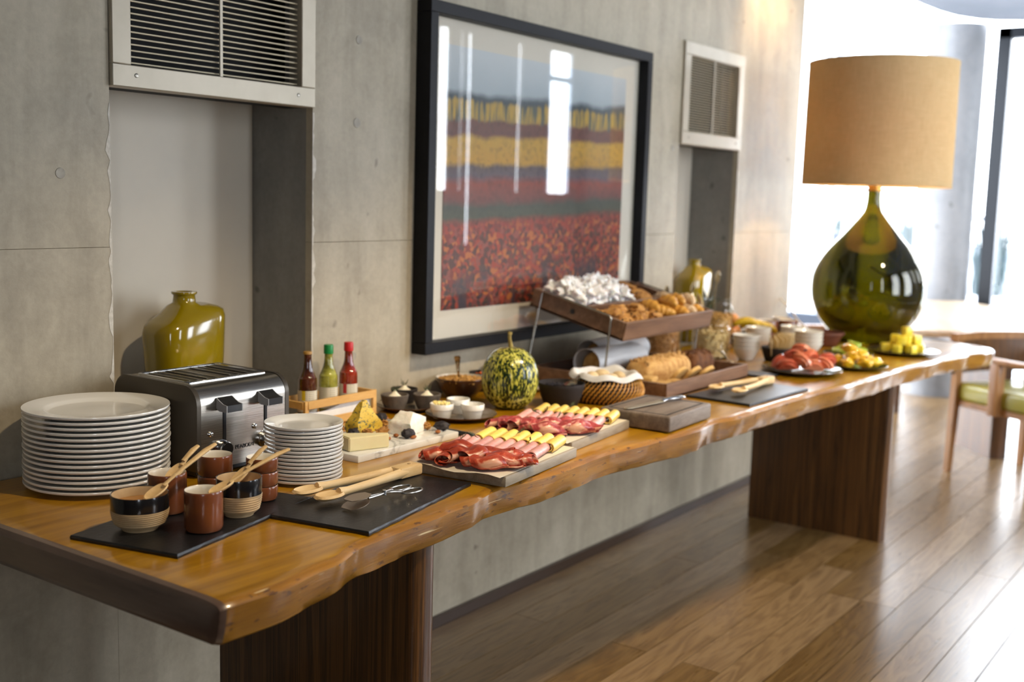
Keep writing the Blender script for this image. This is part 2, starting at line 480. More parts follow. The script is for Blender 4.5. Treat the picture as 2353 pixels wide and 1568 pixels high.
# window wall opposite the buffet
ops = [(-1.4, -.95, .9, 2.5), (2.2, 2.5, .9, 2.6), (3.9, 4.7, .7, 2.6), (5.3, 6.2, .7, 2.6), (6.80, 6.92, 1.43, 2.66), (7.06, 7.10, 1.43, 2.66), (7.16, 7.21, 1.0, 2.66),
       (7.84, 7.89, 1.43, 2.66), (8.28, 8.66, 1.43, 2.66)]
b = MB(); xs = -2.5
for (x0, x1, z0, z1) in ops:
    b.bx(xs, x0, -3.43, -3.4, 0, 2.9); b.bx(x0, x1, -3.43, -3.4, 0, z0); b.bx(x0, x1, -3.43, -3.4, z1, 2.9); xs = x1
b.bx(xs, 8.9, -3.43, -3.4, 0, 2.9)
struct('wall_front', b, 'white_wall')
for i, (x0, x1, z0, z1) in enumerate(ops):
    q = MB(); q.bx(x0, x1, -3.418, -3.412, z0, z1)
    w = struct('window_%d' % (i + 1), q, 'window_glass')
    if x1 - x0 > .3:
        q = MB(); q.bx(x0, x1, -3.425, -3.39, 2.40, 2.45); q.bx(x0, x0 + .03, -3.425, -3.39, z0, z1); q.bx(x1 - .03, x1, -3.425, -3.39, z0, z1)
        q.obj('window_frame', 'pale_metal', w, smooth=False)
    portal(((x0 + x1) / 2, -3.40, (z0 + z1) / 2), x1 - x0, z1 - z0, ((x0 + x1) / 2, 0, (z0 + z1) / 2))
# glazed end of the room, left of the column (double height)
GX = 9.6
def frame_bar(parent, m, x0, x1, y0, y1, z0, z1, name='mullion'):
    q = MB(); q.rbox(((x0 + x1) / 2, (y0 + y1) / 2, (z0 + z1) / 2), (x1 - x0, y1 - y0, z1 - z0), .004, 1)
    return q.obj(name, m, parent)
q = MB(); q.bx(GX + .03, GX + .036, -.1, 2.3, .03, 3.6); w = struct('window_10', q, 'window_glass')
for (y0, y1, z0, z1, m) in ((1.24, 1.285, .04, 3.6, 'pale_metal'), (1.33, 1.375, .04, 3.6, 'pale_metal'), (-.1, 2.3, 1.30, 1.345, 'pale_metal'), (-.1, 2.3, .0, .04, 'pale_metal')):
    frame_bar(w, m, GX, GX + .06, y0, y1, z0, z1)
frame_bar(w, 'planter', GX - .02, GX + .08, -.1, 2.3, .33, .44, 'sill')
portal((GX - .05, 1.1, 2.05), 2.4, 3.1, (0, 1.1, 2.05))
# column and glazed door wall to its right
b = MB(); b.lathe([(.205, 0), (.205, 2.72)], 64); column = b.obj('column', 'concrete_pale', loc=(8.76, .075, 0)); column['kind'] = 'structure'
DX = 8.80
q = MB(); q.bx(DX + .03, DX + .036, -2.4, -.2, .06, 2.66); w = struct('door_1', q, 'window_glass')
for (y0, y1, z0, z1, nm) in ((-.29, -.195, 0, 2.70, 'jamb'), (-2.4, -.2, 2.62, 2.70, 'lintel'), (-2.4, -.2, 0, .07, 'threshold'), (-1.35, -1.27, 0, 2.66, 'jamb'), (-2.4, -2.32, 0, 2.66, 'jamb')):
    frame_bar(w, 'black_metal', DX, DX + .08, y0, y1, z0, z1, nm)
portal((DX - .03, -1.3, 1.35), 2.1, 2.6, (0, -1.3, 1.35))
b = MB(); b.bx(DX, 8.9, -3.4, -2.4, 0, 2.72); struct('wall_right', b, 'white_wall')
# outside: terrace, low walls, planters with grasses
b = MB(); b.bx(9.76, 30, -16, 16, -.3, -.1); b.bx(8.9, 9.76, -16, -.15, -.3, -.1); b.bx(5.6, 9.76, 2.46, 16, -.3, -.1); o = struct('ground', b, 'terrace'); 
b = MB(); b.bx(17.0, 17.3, -9, 9, -.1, .86); struct('wall_terrace', b, 'far_wall')
def grass_clump(loc, h, n, spread, label, seed):
    r = random.Random(seed); q = MB()
    for i in range(n):
        a = r.uniform(0, 2 * PI); d = r.uniform(0, spread); hh = h * r.uniform(.6, 1.05); lean = r.uniform(.02, .22) * hh
        x, y = d * math.cos(a), d * math.sin(a); w = .009
        c, s_ = math.cos(a), math.sin(a)
        pts = [Vector((x, y, 0)), Vector((x + lean * .3 * c, y + lean * .3 * s_, hh * .6)), Vector((x + lean * c, y + lean * s_, hh))]
        px, py = -s_ * w, c * w
        v = []
        for p, k in zip(pts, (1, .8, .1)): v += [p + Vector((px * k, py * k, 0)), p - Vector((px * k, py * k, 0))]
        q.add(v, [(0, 1, 3, 2), (2, 3, 5, 4)])
    t = thing('ornamental_grass', label, 'plant', loc, 0, 'terrace plants')
    q.obj('blades', 'grass_blue', t, smooth=False)['kind'] = 'stuff'
    return t
GL = ['leftmost clump of tall grass on the terrace, beside the concrete wall edge', 'tall grass clump outside, just left of the lamp neck',
      'tall grass clump outside, hidden mostly behind the green glass lamp', 'tall grass outside, seen right of the dark door jamb',
      'rightmost tall grass clump outside, at the picture edge']
for i, (x, y) in enumerate(((13.2, 3.35), (13.2, 2.5), (13.2, 1.6), (13.2, .72), (13.2, -.12))):
    grass_clump((x, y, .45), 1.0, 260, .22, GL[i], 20 + i)
b = MB(); b.rbox((0, 0, .275), (.5, 8, .55), .02, 2)
tag(b.obj('planter_trough', 'far_wall', loc=(13.2, .5, -.1)), 'long pale planter trough outside holding the grasses', 'planter')
for i, (x, y) in enumerate(((11.8, 1.78), (11.8, 2.0))):
    q = MB(); q.lathe([(.05, 0), (.05, 1.05), (.075, 1.06), (.075, 1.2), (.03, 1.24)], 20)
    tag(q.obj('bollard', 'planter', loc=(x, y, -.1)), ('dark bollard outside nearer the concrete wall', 'dark bollard outside nearer the lamp')[1 - i], 'bollard', 'terrace bollards')

# ---------------------------------------------------------------- slab table
front = [(1.05, -.915), (1.10, -.926), (1.20, -.931), (1.336, -.911), (1.463, -.874), (1.62, -.864), (1.80, -.853), (1.91, -.828), (2.137, -.842), (2.38, -.830),
         (2.586, -.852), (2.80, -.872), (2.945, -.858), (3.06, -.878), (3.36, -.884), (3.59, -.896), (3.865, -.928), (4.37, -.944), (4.75, -.986), (5.10, -1.03), (5.25, -1.075),
         (5.34, -1.085), (5.40, -1.07), (5.45, -1.02), (5.485, -.93), (5.50, -.80)]
tab = thing('slab_table', 'long live-edge wooden slab table carrying the breakfast buffet', 'table', (0, 0, 0))
X0, X1 = 1.082, 5.50
xs = [X0 + .0, X0 + .006, X0 + .016] ; x = X0 + .04
while x < X1 - .02: xs.append(x); x += .02
xs += [X1 - .012, X1 - .004, X1]
secs = []
for i, x in enumerate(xs):
    ex = min(1, (x - X0) / .016); ex = math.sqrt(max(0, 1 - (1 - ex) ** 2))
    er = min(1, (X1 - x) / .012); er = math.sqrt(max(0, 1 - (1 - er) ** 2)); k = min(ex, er)
    fy = interp(front, x)
    nz = lambda s, a: a * noise.noise(Vector((x * 9, s, 3.1))) + a * .6 * noise.noise(Vector((x * 31, s, 7.7)))
    th = .072 + .006 * noise.noise(Vector((x * 3, 1, 1)))
    ins = (1 - k) * .014
    yb = -.022; zt = TB - (1 - k) * .012; zb = TB - th + (1 - k) * .012
    kk = min(1, max(0, (x - 1.1) / .3))
    sec = [(yb - ins, zb), (yb - ins, zt), (yb * .5 + fy * .5, zt), (fy + .035 + ins, zt - .0004), (fy + .014 + ins, zt - .0022 + nz(1, .0010)), (fy + .0045 + ins, zt - .0055 + nz(2, .0016)),
           (fy - .001 + nz(3, .002) * kk + ins, zt - .0115), (fy + .001 + nz(4, .0035) * kk + ins, zt - .030), (fy + .005 + nz(5, .0045) * kk + ins, zt - .050),
           (fy + .011 + nz(6, .006) * kk + ins, zb + .005), (fy + .018 + ins + nz(7, .006) * kk, zb)]
    secs.append([(x, y, z) for y, z in sec])
b = MB(); n = len(secs[0]); vs_ = [p for s_ in secs for p in s_]
for i in range(len(secs) - 1):
    for j in range(n):
        j2 = (j + 1) % n
        b.cur = 1 if 4 <= j <= 9 else 0
        b.f.append((i * n + j, i * n + j2, (i + 1) * n + j2, (i + 1) * n + j)); b.mi.append(2 if i < 2 else b.cur)
b.v = vs_
b.f.append(tuple(range(n))[::-1]); b.mi.append(2); b.f.append(tuple((len(secs) - 1) * n + j for j in range(n))); b.mi.append(1)
bm = bmesh.new(); me = b.mesh('table_top'); bm.from_mesh(me); bmesh.ops.recalc_face_normals(bm, faces=bm.faces[:]); bm.to_mesh(me); bm.free()
finish('table_top', me, ['slab_top', 'slab_edge', 'slab_end'], tab, sharp=32)
def leg(x0, x1, ya, yb):
    q = MB(); w = x1 - x0; c = (x0 + x1) / 2
    # slab with rounded front edge
    poly = [(x0, yb)] + [(c - w / 2 * math.cos(t), ya + .02 - .02 * math.sin(t)) for t in [PI * k / 10 for k in range(11)]] + [(x1, yb)]
    q.prism(poly, 0.0, TB - .066)
    q.obj('leg', 'leg_wood', tab, sharp=30)
leg(1.645, 1.715, -.84, -.255)
leg(4.64, 4.71, -.855, -.255)
# ---------------------------------------------------------------- air vents
def vent(x0, x1, z0, z1, nslat, mull, bw, label, yf=-.012):
    t = thing('air_vent', label, 'vent', ((x0 + x1) / 2, 0, z0), 0, 'wall air vents')
    w = x1 - x0; h = z1 - z0
    q = MB(); d = .05; yc = yf + d / 2
    for (cx, cz, sx, sz) in ((0, bw / 2, w, bw), (0, h - bw / 2, w, bw), (-w / 2 + bw / 2, h / 2, bw, h - 2 * bw), (w / 2 - bw / 2, h / 2, bw, h - 2 * bw)):
        q.rbox((cx, yc, cz), (sx, d, sz), .002, 1)
    q.obj('vent_frame', 'vent_metal', t)
    q = MB(); q.bx(-w / 2 + .005, w / 2 - .005, .10, .11, .005, h - .005)
    q.obj('back_plate', 'vent_dark', t, smooth=False)
    q = MB(); q.bx(-w / 2, w / 2, yf + .05, .10, 0, .004); q.obj('duct', 'vent_dark', t, smooth=False)
    iw, ih = w - 2 * bw, h - 2 * bw; p = ih / nslat
    q = MB(); q.rbox((0, 0, 0), (iw, .009, p * .26), .0005, 1, RX(.08)); me = q.mesh('slat'); me.materials.append(MATS['vent_slat'])
    for i in range(nslat):
        o = bpy.data.objects.new('slat', me); COL.objects.link(o); o.parent = t; o.location = (0, yf + .022, bw + (i + .5) * p)
    for mx in mull:
        q = MB(); q.bx(mx - .004, mx + .004, yf + .006, yf + .010, bw, h - bw); q.obj('mullion', 'vent_metal', t, smooth=False)
    for sx in (-1, 1):
        q = MB(); q.lathe([(.005, 0), (.005, .0012), (.003, .002)], 12, M=TR(sx * w * .40, yf, bw * .55) @ RX(PI / 2)); q.obj('screw', 'screw', t)
    return t
vent(1.556, 2.179, 1.617, 2.32, 44, (-.285, 0.0, .285), .05, 'large metal air vent above the niche behind the toaster')
vent(4.301, 4.894, 1.635, 2.06, 30, (0.0,), .055, 'smaller metal air vent on the wall to the right of the picture')

# ---------------------------------------------------------------- niche vases
mat('mustard_glaze', (150, 128, 8), .12, col2=(128, 104, 4), scale=3, coat=.8)
def vase(loc, rz, label):
    t = thing('vase', label, 'vase', loc, rz, 'mustard vases in the niches')
    q = MB()
    # flattened bottle: superellipse sections, sloping shoulders, leaning slightly
    zs = [(0, .078, .05), (.01, .084, .054), (.10, .096, .062), (.20, .104, .066), (.265, .107, .068), (.296, .108, .068), (.312, .104, .064), (.322, .090, .055), (.334, .062, .044), (.343, .040, .034), (.350, .029, .029), (.368, .027, .027), (.374, .031, .031), (.378, .029, .029), (.378, .020, .020), (.34, .018, .018)]
    n = 48; vs_ = []; fs = []
    for (z, a, c) in zs:
        e = 1 if z > .345 else .62
        for i in range(n):
            th = 2 * PI * i / n; ct, st = math.cos(th), math.sin(th)
            x_ = a * math.copysign(abs(ct) ** e, ct); y_ = c * math.copysign(abs(st) ** e, st)
            # one shoulder a little higher than the other
            zz = z + (.20 * x_ * max(0, min(1, (z - .19) / .09)) if z < .335 else 0)
            vs_.append((x_, y_, zz))
    for j in range(len(zs) - 1):
        for i in range(n): fs.append((j * n + i, j * n + (i + 1) % n, (j + 1) * n + (i + 1) % n, (j + 1) * n + i))
    fs.append(tuple(range(n))[::-1]); fs.append(tuple((len(zs) - 1) * n + i for i in range(n)))
    q.add(vs_, fs); q.obj('vase_body', 'mustard_glaze', t, sharp=60)
    q = MB(); q.lathe([(.0315, 0), (.0325, .003), (.0315, .006), (.024, .006)], 28, M=TR(0, 0, .372), cap1=False); q.obj('vase_lip', 'mustard_glaze', t)
    return t
vase((1.845, .115, .756), .10, 'mustard yellow glazed vase in the left niche behind the toaster')
vase((4.70, .10, .756), .05, 'mustard yellow glazed vase in the right niche behind the jars')

# ---------------------------------------------------------------- framed picture
def picture_mats():
    n = NT('vineyard_print')
    tc = n.add('ShaderNodeTexCoord').outputs['Generated']
    sp = n.add('ShaderNodeSeparateXYZ', {0: tc}); u, v = sp.outputs[0], sp.outputs[2]
    wob = n.noise(n.add('ShaderNodeMapping', {'Vector': tc, 'Scale': (3, 1, 3)}).outputs[0], 2.2, 3, .5)
    d = n.math('MULTIPLY_ADD', wob.outputs['Fac'], .06, -.03)
    vv = n.math('ADD', n.math('ADD', v, d), n.math('MULTIPLY', n.math('SUBTRACT', u, .5), -.04))
    bands = n.ramp(vv, [(.0, (44, 42, 24)), (.05, (58, 34, 24)), (.09, (116, 40, 22)), (.22, (142, 48, 26)), (.34, (150, 44, 34)), (.375, (70, 76, 62)), (.415, (66, 72, 62)), (.44, (116, 60, 56)),
                        (.50, (142, 56, 44)), (.535, (92, 78, 92)), (.565, (88, 74, 78)), (.585, (196, 150, 38)), (.67, (200, 158, 48)), (.69, (106, 60, 54)), (.745, (112, 64, 54)), (.77, (130, 118, 44)),
                        (.80, (62, 78, 72)), (.835, (60, 80, 92)), (.86, (176, 190, 196)), (1.0, (206, 214, 216))])
    leaf = n.add('ShaderNodeTexVoronoi', {'Vector': n.add('ShaderNodeMapping', {'Vector': tc, 'Scale': (75, 1, 60)}).outputs[0], 'Scale': 1.0})
    lsp = n.add('ShaderNodeSeparateXYZ', {0: leaf.outputs['Color']})
    lf = n.ramp(lsp.outputs[0], [(.0, (46, 30, 28)), (.22, (120, 34, 22)), (.42, (168, 58, 26)), (.62, (142, 74, 60)), (.78, (196, 112, 44)), (.92, (76, 60, 46))], 'CONSTANT')
    lf2 = n.ramp(lsp.outputs[1], [(.0, lin((120, 110, 120))), (.5, (1, 1, 1, 1)), (1., lin((255, 240, 200)))])
    amt = n.ramp(vv, [(.0, (.8, .8, .8, 1)), (.34, (.75, .75, .75, 1)), (.39, (.15, .15, .15, 1)), (.55, (.4, .4, .4, 1)), (.7, (.3, .3, .3, 1)), (.80, (.4, .4, .4, 1)), (.86, (0, 0, 0, 1))])
    low = n.ramp(vv, [(.30, (1, 1, 1, 1)), (.37, (0, 0, 0, 1))])
    col = n.mix(amt, bands, n.mix(low, n.mix(1.0, bands, lf2, 'MULTIPLY'), lf))
    # rows of vines and tall trees
    rows_ = n.noise(n.add('ShaderNodeMapping', {'Vector': tc, 'Scale': (42, 1, 4)}).outputs[0], 1., 2)
    tr = n.ramp(rows_.outputs['Fac'], [(.45, lin((208, 168, 60))), (.58, lin((70, 88, 84)))])
    tm = n.ramp(n.math('ADD', vv, n.math('MULTIPLY', rows_.outputs['Fac'], .07)), [(.77, (0, 0, 0, 1)), (.785, (1, 1, 1, 1)), (.845, (1, 1, 1, 1)), (.86, (0, 0, 0, 1))])
    col = n.mix(n.math('MULTIPLY', tm, .8), col, tr)
    # dark vine trunks along the bottom
    trunk = n.noise(n.add('ShaderNodeMapping', {'Vector': tc, 'Scale': (16, 1, 3)}).outputs[0], 1., 2)
    tk = n.math('MULTIPLY', n.ramp(trunk.outputs['Fac'], [(.52, (0, 0, 0, 1)), (.6, (1, 1, 1, 1))]), n.ramp(vv, [(.03, (1, 1, 1, 1)), (.12, (.8, .8, .8, 1)), (.19, (0, 0, 0, 1))]))
    col = n.mix(tk, col, lin((52, 46, 56)))
    n.p(Base_Color=col, Roughness=.6)
picture_mats()
mat('mat_board', (226, 220, 204), .8)
mat('frame_black', (15, 15, 18), .5, col2=(20, 20, 24), scale=40, spec=.25)
AX0, AX1, AZ0, AZ1 = 2.600, 3.945, .912, 1.963
t = thing('framed_picture', 'large black-framed vineyard photograph under glass on the concrete wall', 'picture', ((AX0 + AX1) / 2, 0, AZ0))
W_, H_ = AX1 - AX0, AZ1 - AZ0; fw = .036
for (cx, cz, sx, sz, nm) in ((0, fw / 2, W_, fw, 'frame_rail'), (0, H_ - fw / 2, W_, fw, 'frame_rail'), (-W_ / 2 + fw / 2, H_ / 2, fw, H_ - 2 * fw, 'frame_stile'), (W_ / 2 - fw / 2, H_ / 2, fw, H_ - 2 * fw, 'frame_stile')):
    q = MB(); q.rbox((cx, -.0285, cz), (sx, .055, sz), .0015, 1); q.obj(nm, 'frame_black', t)
q = MB(); q.bx(-W_ / 2 + .01, W_ / 2 - .01, -.014, -.002, .01, H_ - .01); q.obj('mat_board', 'mat_board', t, smooth=False)
q = MB(); q.bx(-.552, .538, -.0165, -.0145, .125, H_ - .112); q.obj('print', 'vineyard_print', t, smooth=False)
q = MB(); q.bx(-W_ / 2 + fw - .004, W_ / 2 - fw + .004, -.026, -.024, fw - .004, H_ - fw + .004); q.obj('picture_glass', 'picture_glass', t, smooth=False)

# ---------------------------------------------------------------- table lamp
def lamp():
    n = NT('olive_glass')
    n.p(Base_Color=lin((98, 92, 8)), Roughness=.02, IOR=1.5); n.set(n.bsdf, 'Transmission Weight', 1.0)
    n = NT('shade_linen')
    v = n.coord((1, 1, 1)); w1 = n.noise(n.coord((60, 60, 3)), 6, 2); w2 = n.noise(n.coord((3, 3, 90)), 6, 2)
    k = n.math('ADD', w1.outputs['Fac'], w2.outputs['Fac'])
    col = n.ramp(n.math('MULTIPLY', k, .5), [(.35, lin((194, 164, 118))), (.65, lin((216, 188, 142)))])
    df = n.add('ShaderNodeBsdfDiffuse', {'Color': col}); tl = n.add('ShaderNodeBsdfTranslucent', {'Color': col})
    mx = n.add('ShaderNodeMixShader', {0: .2, 1: df.outputs[0], 2: tl.outputs[0]})
    n.t.links.new(mx.outputs[0], n.out.inputs['Surface'])
    mat('brass', (178, 140, 78), .25, 1.)
    mat('lamp_white', (230, 222, 205), .6)
    n = NT('bulb'); n.p(Base_Color=(1, 1, 1, 1)); n.set(n.bsdf, 'Emission Color', (1, .74, .40, 1)); n.set(n.bsdf, 'Emission Strength', 14.)
    t = thing('table_lamp', 'big table lamp with olive green glass demijohn base and tan drum shade', 'lamp', (5.205, -.542, TB))
    prof = [(.02, .012), (.12, .0), (.137, .006), (.156, .03), (.184, .06), (.210, .095), (.236, .145), (.252, .20), (.2555, .25), (.250, .305), (.231, .357), (.199, .41), (.166, .452), (.130, .492), (.095, .533), (.064, .57), (.042, .60), (.034, .63), (.0315, .66), (.031, .692)]
    pr = smoothpath([(r, 0, z) for r, z in prof], 3); outer = [(p.x, p.z) for p in pr]
    inner = [(max(.004, r - .006), z + (.010 if i < 6 else 0)) for i, (r, z) in enumerate(outer)][::-1]
    q = MB(); q.lathe(outer + inner, 72, cap0=False, cap1=False); 
    q.obj('glass_base', 'olive_glass', t, sharp=80)
    q = MB(); q.lathe([(.032, .690), (.036, .693), (.036, .700), (.031, .703), (.031, .726), (.026, .732), (.020, .736), (.020, .83), (.0, .83)], 32, cap1=False); q.obj('neck_cap', 'brass', t)
    q = MB(); z0, z1, r0, r1 = .716, 1.262, .330, .326
    q.lathe([(r0, z0), (r1, z1), (r1 - .003, z1), (r0 - .003, z0), (r0, z0)], 96, cap0=False, cap1=False)
    sh = q.obj('lamp_shade', 'shade_linen', t, sharp=50)
    for zz, rr in ((z0, r0), (z1, r1)):
        q = MB(); q.lathe([(rr + .0012, zz - .003), (rr + .0012, zz + .005), (rr - .004, zz + .005), (rr - .004, zz - .003), (rr + .0012, zz - .003)], 96, cap0=False, cap1=False); q.obj('shade_trim', 'shade_linen', sh)
    q = MB()
    for k in range(3):
        a = k * 2 * PI / 3 + .3; q.tube([(0, 0, 1.0), (r1 * math.cos(a), r1 * math.sin(a), 1.2)], .0025, 6)
    q.obj('shade_spider', 'brass', t)
    q = MB(); q.lathe([(.012, .83), (.016, .86), (.032, .90), (.036, .935), (.028, .965), (.004, .978)], 24); q.obj('bulb', 'bulb', t)
    q = MB(); q.lathe([(.012, .82), (.012, .84), (.004, .98), (.003, 1.0)], 10); q.obj('stem', 'brass', t)
    # fairy cord curled inside the glass
    q = MB()
    for k, pts in enumerate((((-.06, -.10, .40), (.02, -.13, .34), (.10, -.06, .30), (.14, .05, .34)), ((.02, -.12, .44), (.0, -.14, .34), (-.05, -.15, .24)), ((.06, -.10, .44), (.13, -.09, .36), (.17, -.05, .26)),
                             ((-.12, -.08, .33), (-.03, -.15, .27), (.06, -.13, .20)))):
        q.tube(smoothpath(pts, 6), .004, 6)
    q.obj('inner_cord', 'lamp_white', t)
    q = MB(); q.tube(smoothpath([(.02, .20, .01), (.14, .36, .035), (.26, .50, .12), (.34, .60, .12), (.40, .75, -.2), (.41, .78, -.77)], 6), .004, 8)
    q.obj('cord', 'lamp_white', t)
    light('lamp_bulb', 'POINT', (5.205, -.542, TB + .95), 60, (1.0, .70, .36), shadow_soft_size=.04)
lamp()

# ---------------------------------------------------------------- dining table and chairs by the window
vx = Vector((.74, .67, 0)).normalized()
DZ = .735
t = thing('dining_table', 'pale wooden dining table by the window behind the lamp', 'table', (6.45 + .25, -.45, 0), math.radians(42))
q = MB(); q.rbox((.60, -.35, DZ - .02), (1.9, 1.35, .04), .004, 2); q.obj('table_top', 'table_wood', t)
for (x0, x1, y) in ((-.28, .14, -.30), (1.06, 1.48, -.30)):
    q = MB(); q.prism([(x0, y - .05), (x1, y - .05), (x1, y + .05), (x0, y + .05)], 0, DZ - .04); q.obj('pedestal', 'leg_wood', t, smooth=False)
q = MB(); q.bx(-.28, 1.48, -.33, -.27, DZ - .14, DZ - .04); q.obj('beam', 'leg_wood', t, smooth=False)
mat('green_leather', (158, 148, 56), .3, col2=(144, 136, 48), scale=6, coat=.3)
def chair(loc, rz, label):
    t = thing('armchair', label, 'chair', loc, rz, 'wooden armchairs with green cushions')
    q = MB(); q.rbox((0, -.04, .435), (.50, .56, .10), .028, 4); q.obj('seat_cushion', 'green_leather', t, sharp=60)
    q = MB(); q.rbox((0, -.04, .375), (.50, .56, .03), .004, 1); q.obj('seat_frame', 'chair_wood', t)
    for (x, y) in ((-.255, -.30), (.255, -.30), (-.255, .22), (.255, .22)):
        q = MB(); hgt = .40 if y < 0 else .70
        q.tube([(x * 1.02, y * 1.05, 0), (x, y, .40), (x, y, hgt)], [.022, .028, .024], 4, up=(.7, .7, 0)); q.obj('leg', 'chair_wood', t, sharp=20)
    for s_ in (-1, 1):
        q = MB(); q.rbox((s_ * .262, -.01, .635), (.055, .50, .028), .008, 2); q.obj('armrest', 'chair_wood', t)
        q = MB(); q.rbox((s_ * .262, -.06, .49), (.05, .06, .27), .006, 2); q.obj('arm_post', 'chair_wood', t)
    q = MB(); q.sheet(lambda u, v: ((u - .5) * .56, .225 + .06 * (1 - (2 * u - 1) ** 2), .53 + .18 * v), 12, 2, .03); q.obj('backrest', 'leg_wood', t, sharp=30)
    q = MB(); q.sheet(lambda u, v: ((u - .5) * .58, .225 + .06 * (1 - (2 * u - 1) ** 2), .705 + .040 * v), 12, 2, .04); q.obj('top_rail', 'chair_wood', t, sharp=30)
    return t
chair((6.29, -1.05, 0), math.radians(-32), 'wooden armchair with shiny green cushion beside the table end, nearest the lamp')
chair((6.15, .20, 0), math.radians(132), 'second wooden armchair with green cushion, at the table side behind the lamp')
# ---------------------------------------------------------------- plates
mat('porcelain', (232, 230, 224), .12, coat=.4)
mat('porcelain_warm', (226, 220, 206), .16, coat=.3)
def plate_mesh(R, h, name='plate'):
    q = MB()
    pr = [(.001, .0035), (R * .56, .0035), (R * .60, .0), (R * .63, .0), (R * .66, .003), (R * .72, h * .45), (R * .975, h - .006), (R * .995, h - .0045), (R, h - .001), (R * .996, h + .0004), (R * .98, h),
          (R * .74, h - .0035), (R * .70, h - .006), (R * .66, h * .36), (R * .63, h * .32), (R * .3, h * .32), (.001, h * .32)]
    q.lathe(pr, 72, cap0=False, cap1=False)
    me = q.mesh(name); me.materials.append(MATS['porcelain'])
    me.polygons.foreach_set('use_smooth', [True] * len(me.polygons)); me.set_sharp_from_angle(angle=math.radians(60))
    return me
def stack(me, n, pitch, loc, name, lab, group, jit=.0015, seed=1):
    r = random.Random(seed)
    for i in range(n):
        o = bpy.data.objects.new(name, me); COL.objects.link(o)
        o.location = (loc[0] + r.uniform(-jit, jit), loc[1] + r.uniform(-jit, jit), loc[2] + i * pitch)
        o.rotation_euler = (0, 0, r.uniform(0, 6))
        k = n - 1 - i
        tag(o, lab % (ORD[k] if k < n - 1 else 'bottom'), 'plate', group)
stack(plate_mesh(.1465, .0165), 15, .0108, (1.385, -.182, TB), 'dinner_plate', '%s plate of the large white dinner plate stack', 'large white plates beside the toaster', seed=4)
stack(plate_mesh(.0845, .0135), 15, .0082, (1.693, -.475, TB), 'side_plate', '%s plate of the small white side plate stack', 'small white plates beside the marble board', seed=5)

